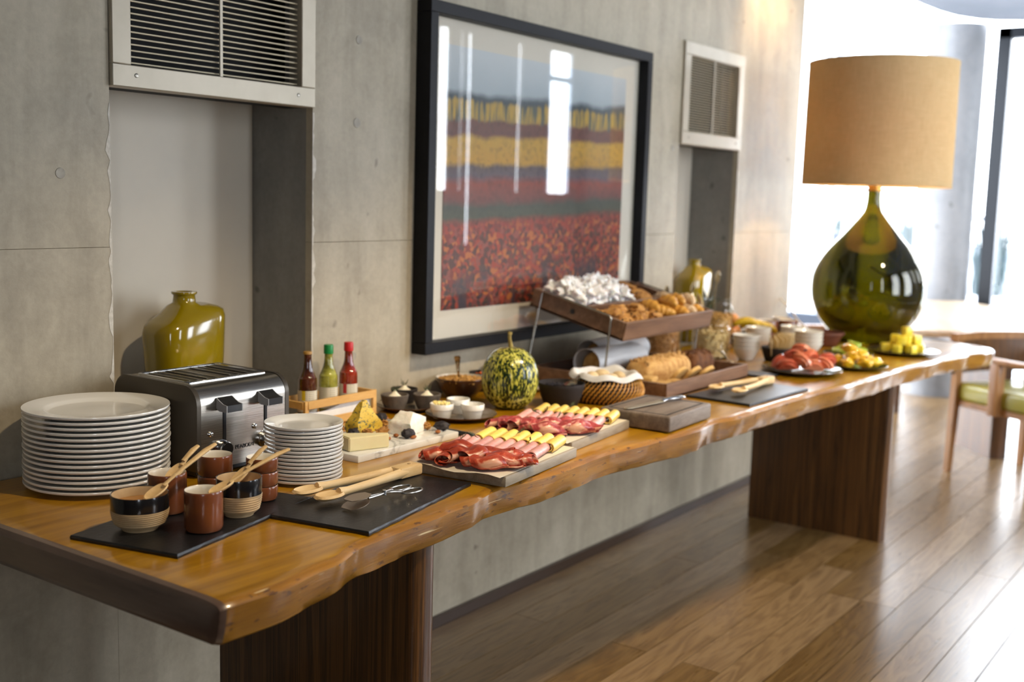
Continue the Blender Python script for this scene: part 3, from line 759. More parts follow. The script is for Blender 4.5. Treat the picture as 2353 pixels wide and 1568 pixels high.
# ---------------------------------------------------------------- toaster
def toaster():
    n = NT('brushed_steel')
    nz = n.noise(n.coord((2, 60, 160)), 6, 3)
    n.p(Base_Color=n.ramp(nz.outputs['Fac'], [(.3, lin((150, 144, 136))), (.7, lin((186, 180, 170)))]), Metallic=1., Roughness=.24)
    n.bump(nz.outputs['Fac'], .05, .001)
    mat('toaster_side', (78, 72, 64), .38, .6)
    mat('black_plastic', (22, 23, 25), .35)
    mat('chrome', (205, 205, 205), .12, 1.)
    mat('lever_grey', (150, 152, 154), .35)
    x0, x1, y0, y1, h = -.135, .135, -.1425, .1425, .200
    t = thing('toaster', 'stainless steel four-slice toaster with two levers below the left niche', 'toaster', (1.668, -.172, TB))
    def prof(inset, R):
        out = []
        a0, a1 = y0 + inset, y1 - inset; zt = h - inset
        out.append((a0, .016 + inset)); 
        for k in range(9): th = PI / 2 * k / 8; out.append((a0 + R - R * math.cos(th), zt - R + R * math.sin(th)))
        for k in range(9): th = PI / 2 * k / 8; out.append((a1 - R + R * math.sin(th), zt - R + R * math.cos(th)))
        out.append((a1, .016 + inset)); return out
    q = MB(); P = prof(0, .042); n_ = len(P)
    q.add([(x0 + .006, y, z) for y, z in P] + [(x1 - .006, y, z) for y, z in P], [(i, i + 1, n_ + i + 1, n_ + i) for i in range(n_ - 1)] + [(0, n_, 2 * n_ - 1, n_ - 1)])
    bm = bmesh.new(); me = q.mesh('body'); bm.from_mesh(me); bmesh.ops.recalc_face_normals(bm, faces=bm.faces[:]); bm.to_mesh(me); bm.free()
    finish('body', me, 'brushed_steel', t)
    for s_ in (-1, 1):
        q = MB(); xe = s_ * .135
        P2 = prof(.004, .040); P1 = prof(-.001, .043)
        q.add([(xe - s_ * .014, y, z) for y, z in P1] + [(xe - s_ * .003, y, z) for y, z in P1] + [(xe, y, z) for y, z in P2],
              [(i, i + 1, n_ + i + 1, n_ + i) for i in range(n_ - 1)] + [(n_ + i, n_ + i + 1, 2 * n_ + i + 1, 2 * n_ + i) for i in range(n_ - 1)] + [tuple(range(2 * n_, 3 * n_)), (0, n_, 2 * n_ - 1, n_ - 1), (n_, 2 * n_, 3 * n_ - 1, 2 * n_ - 1)])
        bm = bmesh.new(); me = q.mesh('side_panel'); bm.from_mesh(me); bmesh.ops.recalc_face_normals(bm, faces=bm.faces[:]); bm.to_mesh(me); bm.free()
        finish('side_panel', me, 'toaster_side', t)
    q = MB(); q.rbox((0, 0, .012), (.262, .276, .018), .004, 1); q.obj('base', 'black_plastic', t)
    # recessed slot tray: raised chrome rim, four slots
    q = MB(); zt = h + .001
    for (cx, cy, sx, sy) in ((0, -.088, .215, .006), (0, .088, .215, .006), (-.106, 0, .006, .18), (.106, 0, .006, .18)): q.rbox((cx, cy, zt), (sx, sy, .006), .002, 1)
    q.obj('slot_rim', 'chrome', t)
    q = MB(); q.bx(-.104, .104, -.086, .086, zt - .002, zt); q.obj('slot_plate', 'toaster_side', t, smooth=False)
    for cx in (-.081, -.033, .033, .081):
        q = MB(); q.bx(cx - .014, cx + .014, -.074, .074, zt, zt + .0012); sl = q.obj('slot', 'black_plastic', t, smooth=False)
        q = MB()
        for s_ in (-1, 1): q.tube([(cx + s_ * .012, -.07, zt + .0022), (cx + s_ * .012, .07, zt + .0022)], .0009, 6)
        q.obj('guide_wire', 'brushed_steel', sl)
    for cx in (-.057, .061):
        q = MB(); q.rbox((cx, y0 - .0006, .112), (.0085, .003, .082), .001, 1); q.obj('lever_slot', 'black_plastic', t)
        q = MB()
        for yy, zz in (((0, 0), (0, 0)),): pass
        pr = [(0, .148), (-.010, .143), (-.034, .143), (-.034, .158), (-.022, .160), (-.010, .166), (0, .172)]
        q.add([(cx - .020, y0 + y, z) for y, z in pr] + [(cx + .020, y0 + y, z) for y, z in pr], [tuple(range(6, -1, -1)), tuple(range(7, 14))] + [(i, (i + 1) % 7, 7 + (i + 1) % 7, 7 + i) for i in range(7)])
        lv = q.obj('lever', 'black_plastic', t, smooth=False)
        for s_ in (-1, 1):
            q = MB(); q.add([(cx + s_ * .0202, y0 + y, z) for y, z in pr] + [(cx + s_ * .0222, y0 + y, z) for y, z in pr], [tuple(range(6, -1, -1)), tuple(range(7, 14))] + [(i, (i + 1) % 7, 7 + (i + 1) % 7, 7 + i) for i in range(7)])
            q.obj('lever_cheek', 'lever_grey', lv, smooth=False)
    for cx in (-.068, .056):
        q = MB(); q.lathe([(.019, 0), (.019, .004), (.0165, .006), (.0165, .020), (.014, .024), (.002, .024)], 28, M=TR(cx, y0, .060) @ RX(PI / 2)); kb = q.obj('knob', 'chrome', t)
        q = MB(); q.lathe([(.0145, .0235), (.0145, .0248), (.001, .0248)], 28, M=TR(cx, y0, .060) @ RX(PI / 2)); q.obj('knob_face', 'black_plastic', kb)
    for cx in (-.096, .028):
        q = MB(); q.lathe([(.006, 0), (.006, .003), (.004, .005), (.001, .0055)], 16, M=TR(cx, y0, .094) @ RX(PI / 2)); q.obj('button', 'chrome', t)
    for (x, y) in ((-.11, -.12), (.11, -.12), (-.11, .12), (.11, .12)):
        q = MB(); q.lathe([(.011, 0), (.013, .004)], 14, M=TR(x, y, 0)); q.obj('foot', 'black_plastic', t)
    cu = bpy.data.curves.new('brand', 'FONT'); cu.body = 'PEABODY'; cu.size = .0125; cu.extrude = .0003
    tmp = bpy.data.objects.new('tmp', cu); COL.objects.link(tmp)
    bpy.context.view_layer.update()
    me = bpy.data.meshes.new_from_object(tmp.evaluated_get(bpy.context.evaluated_depsgraph_get())); bpy.data.objects.remove(tmp)
    finish('lettering', me, 'black_plastic', t, (-.027, y0 - .0008, .050), (PI / 2, 0, 0), smooth=False)
toaster()

# ---------------------------------------------------------------- slate boards
def slate_mat():
    n = NT('slate'); v = n.coord()
    a = n.noise(v, 9, 5, .65, .8); f = n.noise(v, 120, 3)
    n.p(Base_Color=n.ramp(a.outputs['Fac'], [(.3, lin((14, 15, 17))), (.6, lin((24, 25, 28))), (.72, lin((46, 46, 48)))]), Roughness=.36)
    n.bump(n.math('MULTIPLY_ADD', f.outputs['Fac'], .4, a.outputs['Fac']), .35, .004)
slate_mat()
def slate(loc, size, rz, label, seed):
    r = random.Random(seed); q = MB(); L, D = size; h = .008
    # chipped natural edge
    pts = []
    N = 26
    for k in range(N): pts.append((-L / 2 + L * k / N, -D / 2))
    for k in range(14): pts.append((L / 2, -D / 2 + D * k / 14))
    for k in range(N): pts.append((L / 2 - L * k / N, D / 2))
    for k in range(14): pts.append((-L / 2, D / 2 - D * k / 14))
    m = len(pts); low = [(x * (1 + r.uniform(-.006, 0)), y * (1 + r.uniform(-.012, 0))) for x, y in pts]
    top = [(x * (1 - r.uniform(.004, .012)), y * (1 - r.uniform(.006, .02))) for x, y in pts]
    vs_ = [(x, y, 0) for x, y in low] + [(x, y, h * .55) for x, y in pts] + [(x, y, h) for x, y in top]
    fs = [tuple(range(m))[::-1]] + [(j * m + i, j * m + (i + 1) % m, (j + 1) * m + (i + 1) % m, (j + 1) * m + i) for j in (0, 1) for i in range(m)] + [tuple(range(2 * m, 3 * m))]
    q.add(vs_, fs); o = q.obj('slate_board', 'slate', None, loc, (0, 0, rz), smooth=False)
    tag(o, label, 'board', 'black slate boards'); return o
slate((1.352, -.548, TB), (.415, .235), math.radians(13), 'black slate board under the sauce bowls and brown cups', 1)
slate((1.664, -.714, TB), (.415, .224), math.radians(11), 'black slate board holding the wooden tongs at the near table edge', 2)
slate((3.435, -.745, TB), (.43, .225), math.radians(-3), 'black slate board beside the bread tray with small wooden tongs', 3)
slate((3.824, -.53, TB), (.10, .28), math.radians(3), 'small black slate board partly behind the bread tray corner', 4)
SZ = TB + .0085

# ---------------------------------------------------------------- cups, bowls and spoons on the slate
mat('brown_glaze', (124, 70, 40), .22, col2=(104, 56, 32), scale=9, coat=.3)
mat('cream_glaze', (222, 214, 198), .2)
mat('black_glaze', (26, 25, 27), .18, coat=.4)
mat('bisque', (196, 168, 126), .7, col2=(182, 152, 110), scale=30)
mat('caramel', (178, 124, 60), .2, col2=(160, 106, 44), scale=12, coat=.4)
mat('honey', (188, 128, 30), .1, col2=(160, 100, 18), scale=14, coat=.6)
def cup(loc, label, r=.0345, h=.072, fill=None, group='brown glazed cups'):
    t = thing('brown_cup', label, 'cup', loc, rnd.uniform(0, 6), group)
    q = MB(); q.lathe([(r * .80, 0), (r * .92, .002), (r, .008), (r, h - .004), (r * .985, h - .001), (r * .965, h)], 40, cap1=False); q.obj('cup_body', 'brown_glaze', t)
    q = MB(); q.lathe([(r * .965, h), (r * .94, h - .001), (r * .90, h - .006), (r * .88, .012), (r * .7, .006), (.0008, .006)], 40, cap0=False, cap1=False); q.obj('cup_lining', 'cream_glaze', t)
    if fill:
        q = MB(); q.lathe([(r * .885, h * .70), (r * .6, h * .71), (r * .2, h * .715), (.0005, h * .715)], 30, cap0=True); q.obj('filling', fill, t)
    return t
def bowl2(loc, label, r=.051, h=.066, fill='caramel'):
    t = thing('two_tone_bowl', label, 'bowl', loc, 0, 'two-tone stoneware bowls')
    q = MB(); pr = [(r * .62, 0), (r * .64, .003), (r * .80, .009)]
    k = 7; z = .012
    for i in range(k):  # ribbed unglazed lower half
        zz = .012 + (h * .58 - .012) * i / k; rr = r * (.88 + .115 * math.sin(PI / 2 * (i + .5) / k)); dz = (h * .58 - .012) / k
        pr += [(rr, zz + dz * .15), (rr + .0007, zz + dz * .5), (rr, zz + dz * .85)]
    q.lathe(pr, 44, cap1=False); q.obj('bowl_base', 'bisque', t)
    q = MB(); z0 = h * .575
    q.lathe([(r * .996, z0), (r, z0 + .002), (r, h - .003), (r * .985, h), (r * .955, h - .001)], 44, cap0=False, cap1=False); q.obj('bowl_band', 'black_glaze', t)
    q = MB(); q.lathe([(r * .955, h - .001), (r * .93, h - .006), (r * .90, h * .4), (r * .6, .010), (.0008, .008)], 44, cap0=False, cap1=False); q.obj('bowl_lining', 'bisque', t)
    q = MB(); q.lathe([(r * .915, h * .74), (r * .6, h * .75), (.0005, h * .76)], 36, cap0=True); q.obj('filling', fill, t)
    return t
bowl2((1.228, -.538, SZ), 'black and beige ribbed bowl of caramel spread nearest the table end')
bowl2((1.402, -.603, SZ), 'black and beige ribbed bowl behind the front brown cup', .043, .074)
cup((1.296, -.630, SZ), 'single brown cup at the front of the slate, spoon leaning in it', .0345, .075)
cup((1.327, -.487, SZ), 'brown cup with honey behind the caramel bowl', .036, .077, 'honey')
for (x, y, n_, w) in ((1.462, -.462, 2, 'stack of two brown cups in front of the toaster'), (1.505, -.552, 3, 'stack of three brown cups beside the small plates')):
    for i in range(n_):
        cup((x, y, SZ + i * (.0285 if n_ == 3 else .042)), ('upper' if i == n_ - 1 else 'lower' if i == 0 else 'middle') + ' cup of the ' + w, .0345 if n_ == 2 else .0315, .043 if n_ == 2 else .0295)
def wooden_spoon(p_bowl, p_tip, label, L=None, twist=0, bw=.0165):
    a, c = Vector(p_bowl), Vector(p_tip); d = c - a; L = d.length
    t = thing('wooden_spoon', label, 'spoon', p_bowl, 0, 'small wooden spoons')
    q = MB()
    # dished bowl
    def fn(u, v):
        th = u * PI; y_ = -math.cos(th); w = math.sin(th) ** .8
        x_ = (v - .5) * 2 * w * bw; zz = -.007 * (1 - (2 * v - 1) ** 2) * w
        return (x_, .024 + y_ * .024 - .006, zz)
    q.sheet(fn, 14, 8, .0028)
    q.tube([(0, .036, -.001), (0, .052, .001), (0, L * .5, .003), (0, L * .85, .004), (0, L, .002)], [.0052, .0045, .0055, .0072, .0052], 10, .55, (0, 0, 1))
    up = Vector((0, 0, 1)); y_ = d.normalized(); x_ = y_.cross(up).normalized(); z_ = x_.cross(y_)
    M = Matrix((x_, y_, z_)).transposed().to_4x4() @ RY(twist)
    t.rotation_mode = 'XYZ'; t.rotation_euler = M.to_euler()
    q.obj('spoon_body', 'beech', t, sharp=50)
    return t
wooden_spoon((1.232, -.556, SZ + .060), (1.378, -.566, .917), 'wooden spoon resting in the caramel bowl')
wooden_spoon((1.322, -.498, SZ + .068), (1.394, -.496, .900), 'wooden spoon dipped in the honey cup')
wooden_spoon((1.305, -.642, SZ + .072), (1.440, -.700, .917), 'wooden spoon lying across the front brown cup, handle to the right')
wooden_spoon((1.385, -.605, SZ + .066), (1.452, -.625, .910), 'wooden spoon standing in the second ribbed bowl')

# ---------------------------------------------------------------- tongs on the second slate
def wooden_tongs(loc, rz, label, k=1.0, open_=.04):
    t = thing('wooden_tongs', label, 'tongs', loc, rz, 'wooden serving tongs')
    for s_ in (-1, 1):
        q = MB()
        hw = open_ / 2
        q.sheet(lambda u, v: ((-math.cos(u * PI) * .032 + .0) * k - .0, (s_ * hw + (v - .5) * 2 * math.sin(u * PI) ** .7 * .0215) * k, (.016 - .009 * (1 - (2 * v - 1) ** 2) * math.sin(u * PI)) * k), 14, 8, .006 * k)
        q.tube([(.026 * k, s_ * hw * k, .015 * k), (.05 * k, s_ * hw * .95 * k, .014 * k), (.14 * k, s_ * hw * .7 * k, .013 * k), (.25 * k, s_ * .011 * k, .013 * k)], [.008 * k, .0065 * k, .007 * k, .009 * k], 8, 1.3, (0, 0, 1))
        q.obj('tong_arm', 'beech', t, sharp=50)
    q = MB(); q.rbox((.262 * k, 0, .013 * k), (.07 * k, .038 * k, .024 * k), .004 * k, 2); q.obj('tong_bridge', 'beech', t)
    q = MB(); q.lathe([(.004 * k, .0), (.004 * k, .001)], 12, M=TR(.272 * k, 0, .0255 * k)); q.obj('pin', 'bisque', t)
    return t
wooden_tongs((1.574, -.640, SZ), math.radians(-1), 'large pale wooden tongs on the near slate board', 1.0, .062)
wooden_tongs((3.36, -.705, SZ), math.radians(-4), 'pale wooden tongs on the slate board beside the bread tray', 1.0, .085)
def pastry_tongs(loc, rz):
    t = thing('pastry_tongs', 'metal scissor pastry tongs with flat blades on the near slate', 'tongs', loc, rz)
    mat('steel_satin', (190, 186, 178), .3, 1.)
    mat('blade_steel', (176, 158, 140), .3, .9)
    q = MB(); q.sheet(lambda u, v: (-.055 + .055 * u, (v - .5) * 2 * .024 * (math.sin(PI * (.12 + .8 * u)) ** .6), .004 + .010 * u), 12, 8, .0015); q.obj('blade', 'blade_steel', t)
    q = MB(); q.sheet(lambda u, v: (-.050 + .055 * u, (v - .5) * 2 * .020 * (math.sin(PI * (.12 + .8 * u)) ** .6), .020 + .004 * u), 12, 8, .0015); q.obj('blade', 'blade_steel', t)
    for s_ in (-1, 1):
        q = MB(); pts = [(0, s_ * .006, .016), (.04, s_ * .002, .016), (.062, -s_ * .006, .017), (.085, -s_ * .012, .014)]
        loop = [(.085 + .028 * (1 - math.cos(a)), -s_ * (.016 + .0) - s_ * .014 * math.sin(a), .012) for a in [2 * PI * k / 16 for k in range(17)]]
        q.tube(smoothpath(pts, 5), .0022, 8); q.tube(loop, .0020, 8); q.obj('handle', 'steel_satin', t)
    q = MB(); q.lathe([(.004, .012), (.004, .022)], 10, M=TR(.05, 0, 0)); q.obj('rivet', 'chrome', t)
pastry_tongs((1.605, -.742, SZ), math.radians(-3))
# ---------------------------------------------------------------- sauce crate with bottles and napkin
t = thing('sauce_crate', 'small pine crate holding three sauce bottles against the wall', 'crate', (2.188, -.062, TB))
cw, cd, ch = .275, .098, .074
for (sx, sy) in ((-1, -1), (1, -1), (-1, 1), (1, 1)):
    q = MB(); q.rbox((sx * (cw / 2 - .007), sy * (cd / 2 - .004), ch / 2), (.014, .009, ch), .001, 1); q.obj('post', 'pine', t)
for sy in (-1, 1):
    for z in (.012, .063):
        q = MB(); q.rbox((0, sy * (cd / 2 - .0005), z), (cw - .02, .006, .022), .001, 1); q.obj('slat', 'pine', t)
for sx in (-1, 1):
    for z in (.012, .062):
        q = MB(); q.rbox((sx * (cw / 2 - .001), 0, z), (.006, cd - .014, .020), .001, 1); q.obj('slat', 'pine', t)
q = MB(); q.bx(-cw / 2 + .01, cw / 2 - .01, -cd / 2 + .008, cd / 2 - .008, .002, .007); q.obj('crate_floor', 'pine', t, smooth=False)
mat('linen_white', (228, 226, 222), .85, col2=(214, 212, 210), scale=18, bump=.2)
q = MB(); q.sheet(lambda u, v: ((u - .5) * .235, -.0405 + .005 * v, .010 + .032 * v + .006 * math.sin(7 * u + 3 * v) + .008 * u), 24, 6, .004)
tag(q.obj('napkin', 'linen_white', None, (2.188, -.062, TB)), 'folded white napkin tucked into the front of the pine crate', 'napkin')
def bottle_glass(name, col):
    n = NT(name); nz = n.noise(n.coord(), 18, 4, .6, .6)
    c2 = tuple(min(255, int(v * 1.7 + 14)) for v in col)
    n.p(Base_Color=n.ramp(nz.outputs['Fac'], [(.4, lin(col)), (.72, lin(c2))]), Roughness=.05); n.set(n.bsdf, 'Coat Weight', 1.0); n.set(n.bsdf, 'Coat Roughness', .02)
bottle_glass('sauce_brown', (48, 20, 8)); bottle_glass('sauce_green', (104, 102, 38)); bottle_glass('sauce_red', (92, 26, 12))
def label_mat(name, stripe):
    n = NT(name); tc = n.coord((1, 1, 1))
    sp = n.add('ShaderNodeSeparateXYZ', {0: tc})
    lines = n.math('GREATER_THAN', n.math('SINE', n.math('MULTIPLY', sp.outputs[2], 2 * PI / .0052)), .25)
    words = n.math('GREATER_THAN', n.noise(n.coord((260, 260, 1)), 1., 1).outputs['Fac'], .47)
    ink = n.math('MULTIPLY', n.math('MULTIPLY', lines, words), .45)
    col = n.mix(ink, lin((214, 206, 184)), lin((92, 84, 70)))
    ang = n.math('ARCTAN2', sp.outputs[1], sp.outputs[0])
    band = n.math('MULTIPLY', n.math('GREATER_THAN', ang, -2.95), n.math('LESS_THAN', ang, -2.55))
    top = n.math('MULTIPLY', band, n.math('GREATER_THAN', sp.outputs[2], .062))
    col = n.mix(top, col, lin(stripe))
    n.p(Base_Color=col, Roughness=.5)
label_mat('label_yellow', (206, 176, 30)); label_mat('label_plain', (190, 184, 160)); label_mat('label_red', (180, 40, 40))
mat('cap_green', (20, 128, 58), .35); mat('cap_red', (186, 28, 26), .35); mat('cap_gold', (160, 120, 50), .4)
def sauce(x, m, lm, cap, label):
    t = thing('sauce_bottle', label, 'bottle', (x, -.066, TB + .0075), .0, 'hot sauce bottles in the pine crate')
    q = MB(); pr = [(.020, 0), (.0245, .003), (.0255, .010), (.0255, .108), (.0235, .120), (.018, .133), (.0135, .146), (.0115, .160), (.0105, .180), (.0112, .182), (.0112, .186), (.0098, .188)]
    q.lathe([(p.x, p.z) for p in smoothpath([(r, 0, z) for r, z in pr], 2)], 36); q.obj('bottle_glass', m, t, sharp=50)
    q = MB(); q.lathe([(.0258, .030), (.0259, .088)], 36, cap0=False, cap1=False); q.obj('paper_label', lm, t)
    q = MB()
    if cap == 'cap_gold': q.lathe([(.0118, .184), (.0120, .189), (.0108, .191), (.006, .191)], 24)
    else: q.lathe([(.0128, .178), (.0130, .182), (.0128, .200), (.0118, .2025), (.002, .203)], 24)
    q.obj('bottle_cap', cap, t)
    for k in range(14 if cap != 'cap_gold' else 0): pass
    return t
sauce(2.102, 'sauce_brown', 'label_yellow', 'cap_gold', 'dark brown sauce bottle without a coloured cap in the pine crate')
sauce(2.180, 'sauce_green', 'label_plain', 'cap_green', 'green sauce bottle with green cap in the pine crate')
sauce(2.258, 'sauce_red', 'label_red', 'cap_red', 'red sauce bottle with red cap in the pine crate')

# ---------------------------------------------------------------- marble cheese board
def marble():
    n = NT('marble'); v = n.coord()
    a = n.noise(v, 7, 6, .65, 2.2)
    n.p(Base_Color=n.ramp(a.outputs['Fac'], [(.36, lin((150, 148, 142))), (.46, lin((214, 212, 204))), (.7, lin((228, 226, 218)))]), Roughness=.14)
marble()
q = MB(); q.rbox((0, 0, .0085), (.375, .262, .017), .0022, 2)
tag(q.obj('marble_board', 'marble', None, (2.062, -.335, TB)), 'pale grey marble board with cheeses, figs and nuts', 'board')
MZ = TB + .0172
def cheese_mats():
    n = NT('blue_cheese'); v = n.coord()
    a = n.noise(n.coord((1, 1, 2.2)), 70, 4, .6, .8)
    n.p(Base_Color=n.ramp(a.outputs['Fac'], [(.38, lin((64, 84, 70))), (.44, lin((206, 170, 48))), (.7, lin((220, 188, 72)))]), Roughness=.55); n.bump(a.outputs['Fac'], .4, .003)
cheese_mats()
mat('white_cheese', (240, 236, 226), .7, col2=(226, 220, 208), scale=60, bump=.6, sss=.3)
mat('hard_cheese', (228, 216, 172), .45, col2=(220, 206, 158), scale=10, sss=.2)
mat('rind', (150, 110, 50), .7)
def wedge(poly, z0, z1, m, name, loc, rz, label, rough=0., seed=1, sub=3):
    q = MB(); q.prism(poly, z0, z1); me = q.mesh(name); bm = bmesh.new(); bm.from_mesh(me)
    bmesh.ops.bevel(bm, geom=bm.edges[:], offset=.0025, segments=2, affect='EDGES')
    if rough:
        bmesh.ops.triangulate(bm, faces=bm.faces[:]); bmesh.ops.subdivide_edges(bm, edges=bm.edges[:], cuts=sub, use_grid_fill=True)
        for v in bm.verts: v.co += Vector((noise.noise(v.co * 60 + Vector((seed, 0, 0))), noise.noise(v.co * 60 + Vector((0, seed, 5))), .6 * noise.noise(v.co * 60 + Vector((9, 0, seed))))) * rough
        zmin = min(v.co.z for v in bm.verts)
        for v in bm.verts: v.co.z -= zmin
    bm.to_mesh(me); bm.free()
    o = finish(name, me, m, None, loc, (0, 0, rz), sharp=40); tag(o, label, 'cheese', 'cheeses on the marble board'); return o
# blue cheese standing as a pointed wedge
q = MB(); q.add([(-.045, -.02, 0), (.045, -.026, 0), (.048, .024, 0), (-.042, .022, 0), (-.012, -.008, .078), (.006, -.004, .080), (.004, .010, .078), (-.010, .008, .076), (-.046, -.02, .022), (.047, -.026, .016), (.05, .024, .02), (-.044, .022, .024)],
      [(3, 2, 1, 0), (4, 5, 6, 7), (0, 1, 9, 8), (1, 2, 10, 9), (2, 3, 11, 10), (3, 0, 8, 11), (8, 9, 5, 4), (9, 10, 6, 5), (10, 11, 7, 6), (11, 8, 4, 7)])
me = q.mesh('blue_cheese'); bm = bmesh.new(); bm.from_mesh(me); bmesh.ops.triangulate(bm, faces=bm.faces[:]); bmesh.ops.subdivide_edges(bm, edges=bm.edges[:], cuts=4, use_grid_fill=True)
for v in bm.verts:
    v.co += Vector((noise.noise(v.co * 55), noise.noise(v.co * 55 + Vector((3, 3, 3))), .5 * noise.noise(v.co * 55 + Vector((7, 1, 3))))) * .004
    v.co.z = max(v.co.z, 0)
bm.to_mesh(me); bm.free()
tag(finish('blue_cheese', me, 'blue_cheese', None, (2.085, -.285, MZ), (0, 0, .05), sharp=50), 'yellow blue-veined cheese wedge standing up on the marble board', 'cheese', 'cheeses on the marble board')
q = MB(); q.add([(-.042, -.03, 0), (.046, -.034, 0), (.044, .03, 0), (-.036, .034, 0), (-.044, -.03, .030), (.048, -.034, .034), (.044, .03, .034), (-.036, .034, .030), (-.012, -.022, .056), (.004, .018, .054)],
      [(3, 2, 1, 0), (0, 1, 5, 4), (1, 2, 6, 5), (2, 3, 7, 6), (3, 0, 4, 7), (4, 5, 8), (5, 6, 9, 8), (6, 7, 9), (7, 4, 8, 9)])
me = q.mesh('white_cheese'); bm = bmesh.new(); bm.from_mesh(me); bmesh.ops.triangulate(bm, faces=bm.faces[:]); bmesh.ops.subdivide_edges(bm, edges=bm.edges[:], cuts=4, use_grid_fill=True)
for v in bm.verts:
    v.co += Vector((noise.noise(v.co * 70), noise.noise(v.co * 70 + Vector((3, 3, 3))), .6 * noise.noise(v.co * 70 + Vector((7, 1, 3))))) * .0035
    v.co.z = max(v.co.z, 0)
bm.to_mesh(me); bm.free()
tag(finish('white_cheese', me, 'white_cheese', None, (2.152, -.372, MZ), (0, 0, .3), sharp=50), 'crumbly white cheese chunk with a dark fig leaning on it', 'cheese', 'cheeses on the marble board')
wedge([(-.055, -.026), (.052, -.034), (.058, -.022), (-.050, .040)], 0, .034, 'hard_cheese', 'hard_cheese', (1.948, -.412, MZ), math.radians(-14), 'smooth pale hard cheese wedge at the near corner of the marble board')
mat('fig', (30, 27, 32), .6, col2=(46, 40, 44), scale=40, bump=.6)
FL = ['dried black fig leaning against the white cheese', 'dried black fig behind the blue cheese', 'dried black fig left of the blue cheese', 'dried black fig in front of the blue cheese', 'dried black fig at the right edge of the marble board']
for i, (x, y, s_) in enumerate(((2.098, -.424, 1.), (2.205, -.236, 1.), (2.020, -.262, .95), (2.012, -.322, 1.), (2.226, -.428, 1.05))):
    q = MB(); q.ico((0, 0, .0105 * s_), (.0185 * s_, .015 * s_, .0110 * s_), 3, .35, 2.2, 3.1 * i + 1); q.tube([(.014, 0, .012), (.022, .002, .015)], [.004, .0018], 6)
    tag(q.obj('dried_fig', 'fig', None, (x, y, MZ + .0022), (0, 0, 1.3 * i)), FL[i], 'fig', 'dried figs on the marble board')
mat('almond', (164, 100, 46), .6, col2=(136, 78, 34), scale=60, bump=.4, rand=.15)
q = MB(); q.ico((0, 0, .0042), (.0115, .0072, .0044), 2); q.v = [(x * (1 if x < 0 else 1), y * (1 - .35 * max(0, x / .0115)), z) for x, y, z in q.v]
alm = q.mesh('almond'); alm.materials.append(MATS['almond'])
for i, (x, y) in enumerate(((2.105, -.436), (2.236, -.222), (2.182, -.256), (2.030, -.386), (2.052, -.398), (2.034, -.348), (2.208, -.282), (2.196, -.440), (2.000, -.352), (2.112, -.334), (1.985, -.30), (2.225, -.33), (2.090, -.392))):
    o = bpy.data.objects.new('almond', alm); COL.objects.link(o); o.location = (x, y, MZ); o.rotation_euler = (0, 0, i * 1.9)
    alm.polygons.foreach_set('use_smooth', [True] * len(alm.polygons)); tag(o, 'whole brown almond scattered on the marble cheese board', 'almond', 'almonds on the marble board')
mat('walnut', (186, 136, 70), .7, col2=(140, 92, 40), scale=50, bump=.6)
for i, (x, y) in enumerate(((2.070, -.360), (2.152, -.296), (2.204, -.392), (2.010, -.276), (2.090, -.352), (2.044, -.336), (2.050, -.380))):
    q = MB(); q.ico((0, 0, .0085), (.013, .0105, .0085), 3, .8, 3.2, i * 2.7)
    tag(q.obj('walnut', 'walnut', None, (x, y, MZ + .0035), (0, 0, i)), 'broken walnut half among the cheeses on the marble board', 'walnut', 'walnuts on the marble board')

# ---------------------------------------------------------------- knives
mat('knife_steel', (200, 198, 194), .18, 1.)
mat('black_handle', (20, 20, 22), .12, coat=.6)
t = thing('cheese_knife', 'knife with a glossy black handle lying between marble board and cold cuts', 'knife', (2.252, -.375, TB + .001), math.radians(-80))
q = MB(); q.tube([(0, 0, .008), (.02, 0, .009), (.07, 0, .008), (.118, 0, .006)], [.008, .0105, .0095, .0085], 14, .75); q.obj('handle', 'black_handle', t)
q = MB(); q.tube([(.112, 0, .006), (.126, 0, .005)], [.0088, .0075], 14, .75); q.obj('bolster', 'chrome', t)
q = MB(); q.sheet(lambda u, v: (.124 + .075 * u, (v - .5) * .022 * (1 - .5 * u ** 3), .004 - .002 * u), 10, 3, .0016); q.obj('blade', 'knife_steel', t)

# ---------------------------------------------------------------- cold cut boards
def meat_mat(name, a, b_, c, sc=26, rough=.3, stretch=(1, 1, 1)):
    n = NT(name); v = n.coord(stretch); k = n.noise(v, sc, 5, .6, 1.4)
    oi = n.add('ShaderNodeObjectInfo')
    col = n.ramp(k.outputs['Fac'], [(.32, lin(a)), (.52, lin(b_)), (.66, lin(c))])
    if name in ('prosciutto', 'coppa'):
        gy = n.add('ShaderNodeSeparateXYZ', {0: n.add('ShaderNodeTexCoord').outputs['Generated']}).outputs[1]
        fat = n.ramp(n.math('ADD', n.math('ABSOLUTE', n.math('SUBTRACT', gy, .5)), n.math('MULTIPLY', k.outputs['Fac'], .2)), [(.48, (0, 0, 0, 1)), (.54, (.85, .85, .85, 1))])
        col = n.mix(fat, col, lin((222, 168, 138)))
    hv = n.add('ShaderNodeHueSaturation', {'Color': col, 'Value': n.math('MULTIPLY_ADD', oi.outputs['Random'], .3, .85)})
    n.p(Base_Color=hv.outputs[0], Roughness=rough); n.set(n.bsdf, 'Subsurface Weight', .25); n.set(n.bsdf, 'Subsurface Radius', (.006, .002, .001)); n.set(n.bsdf, 'Subsurface Scale', 1.0)
meat_mat('prosciutto', (126, 36, 22), (178, 70, 44), (218, 142, 112), 30)
meat_mat('coppa', (134, 40, 42), (176, 76, 76), (222, 156, 142), 34)
meat_mat('ham', (206, 140, 132), (216, 156, 148), (226, 172, 162), 40, .4)
meat_mat('yellow_cheese', (228, 190, 74), (234, 202, 98), (240, 212, 116), 12, .4)
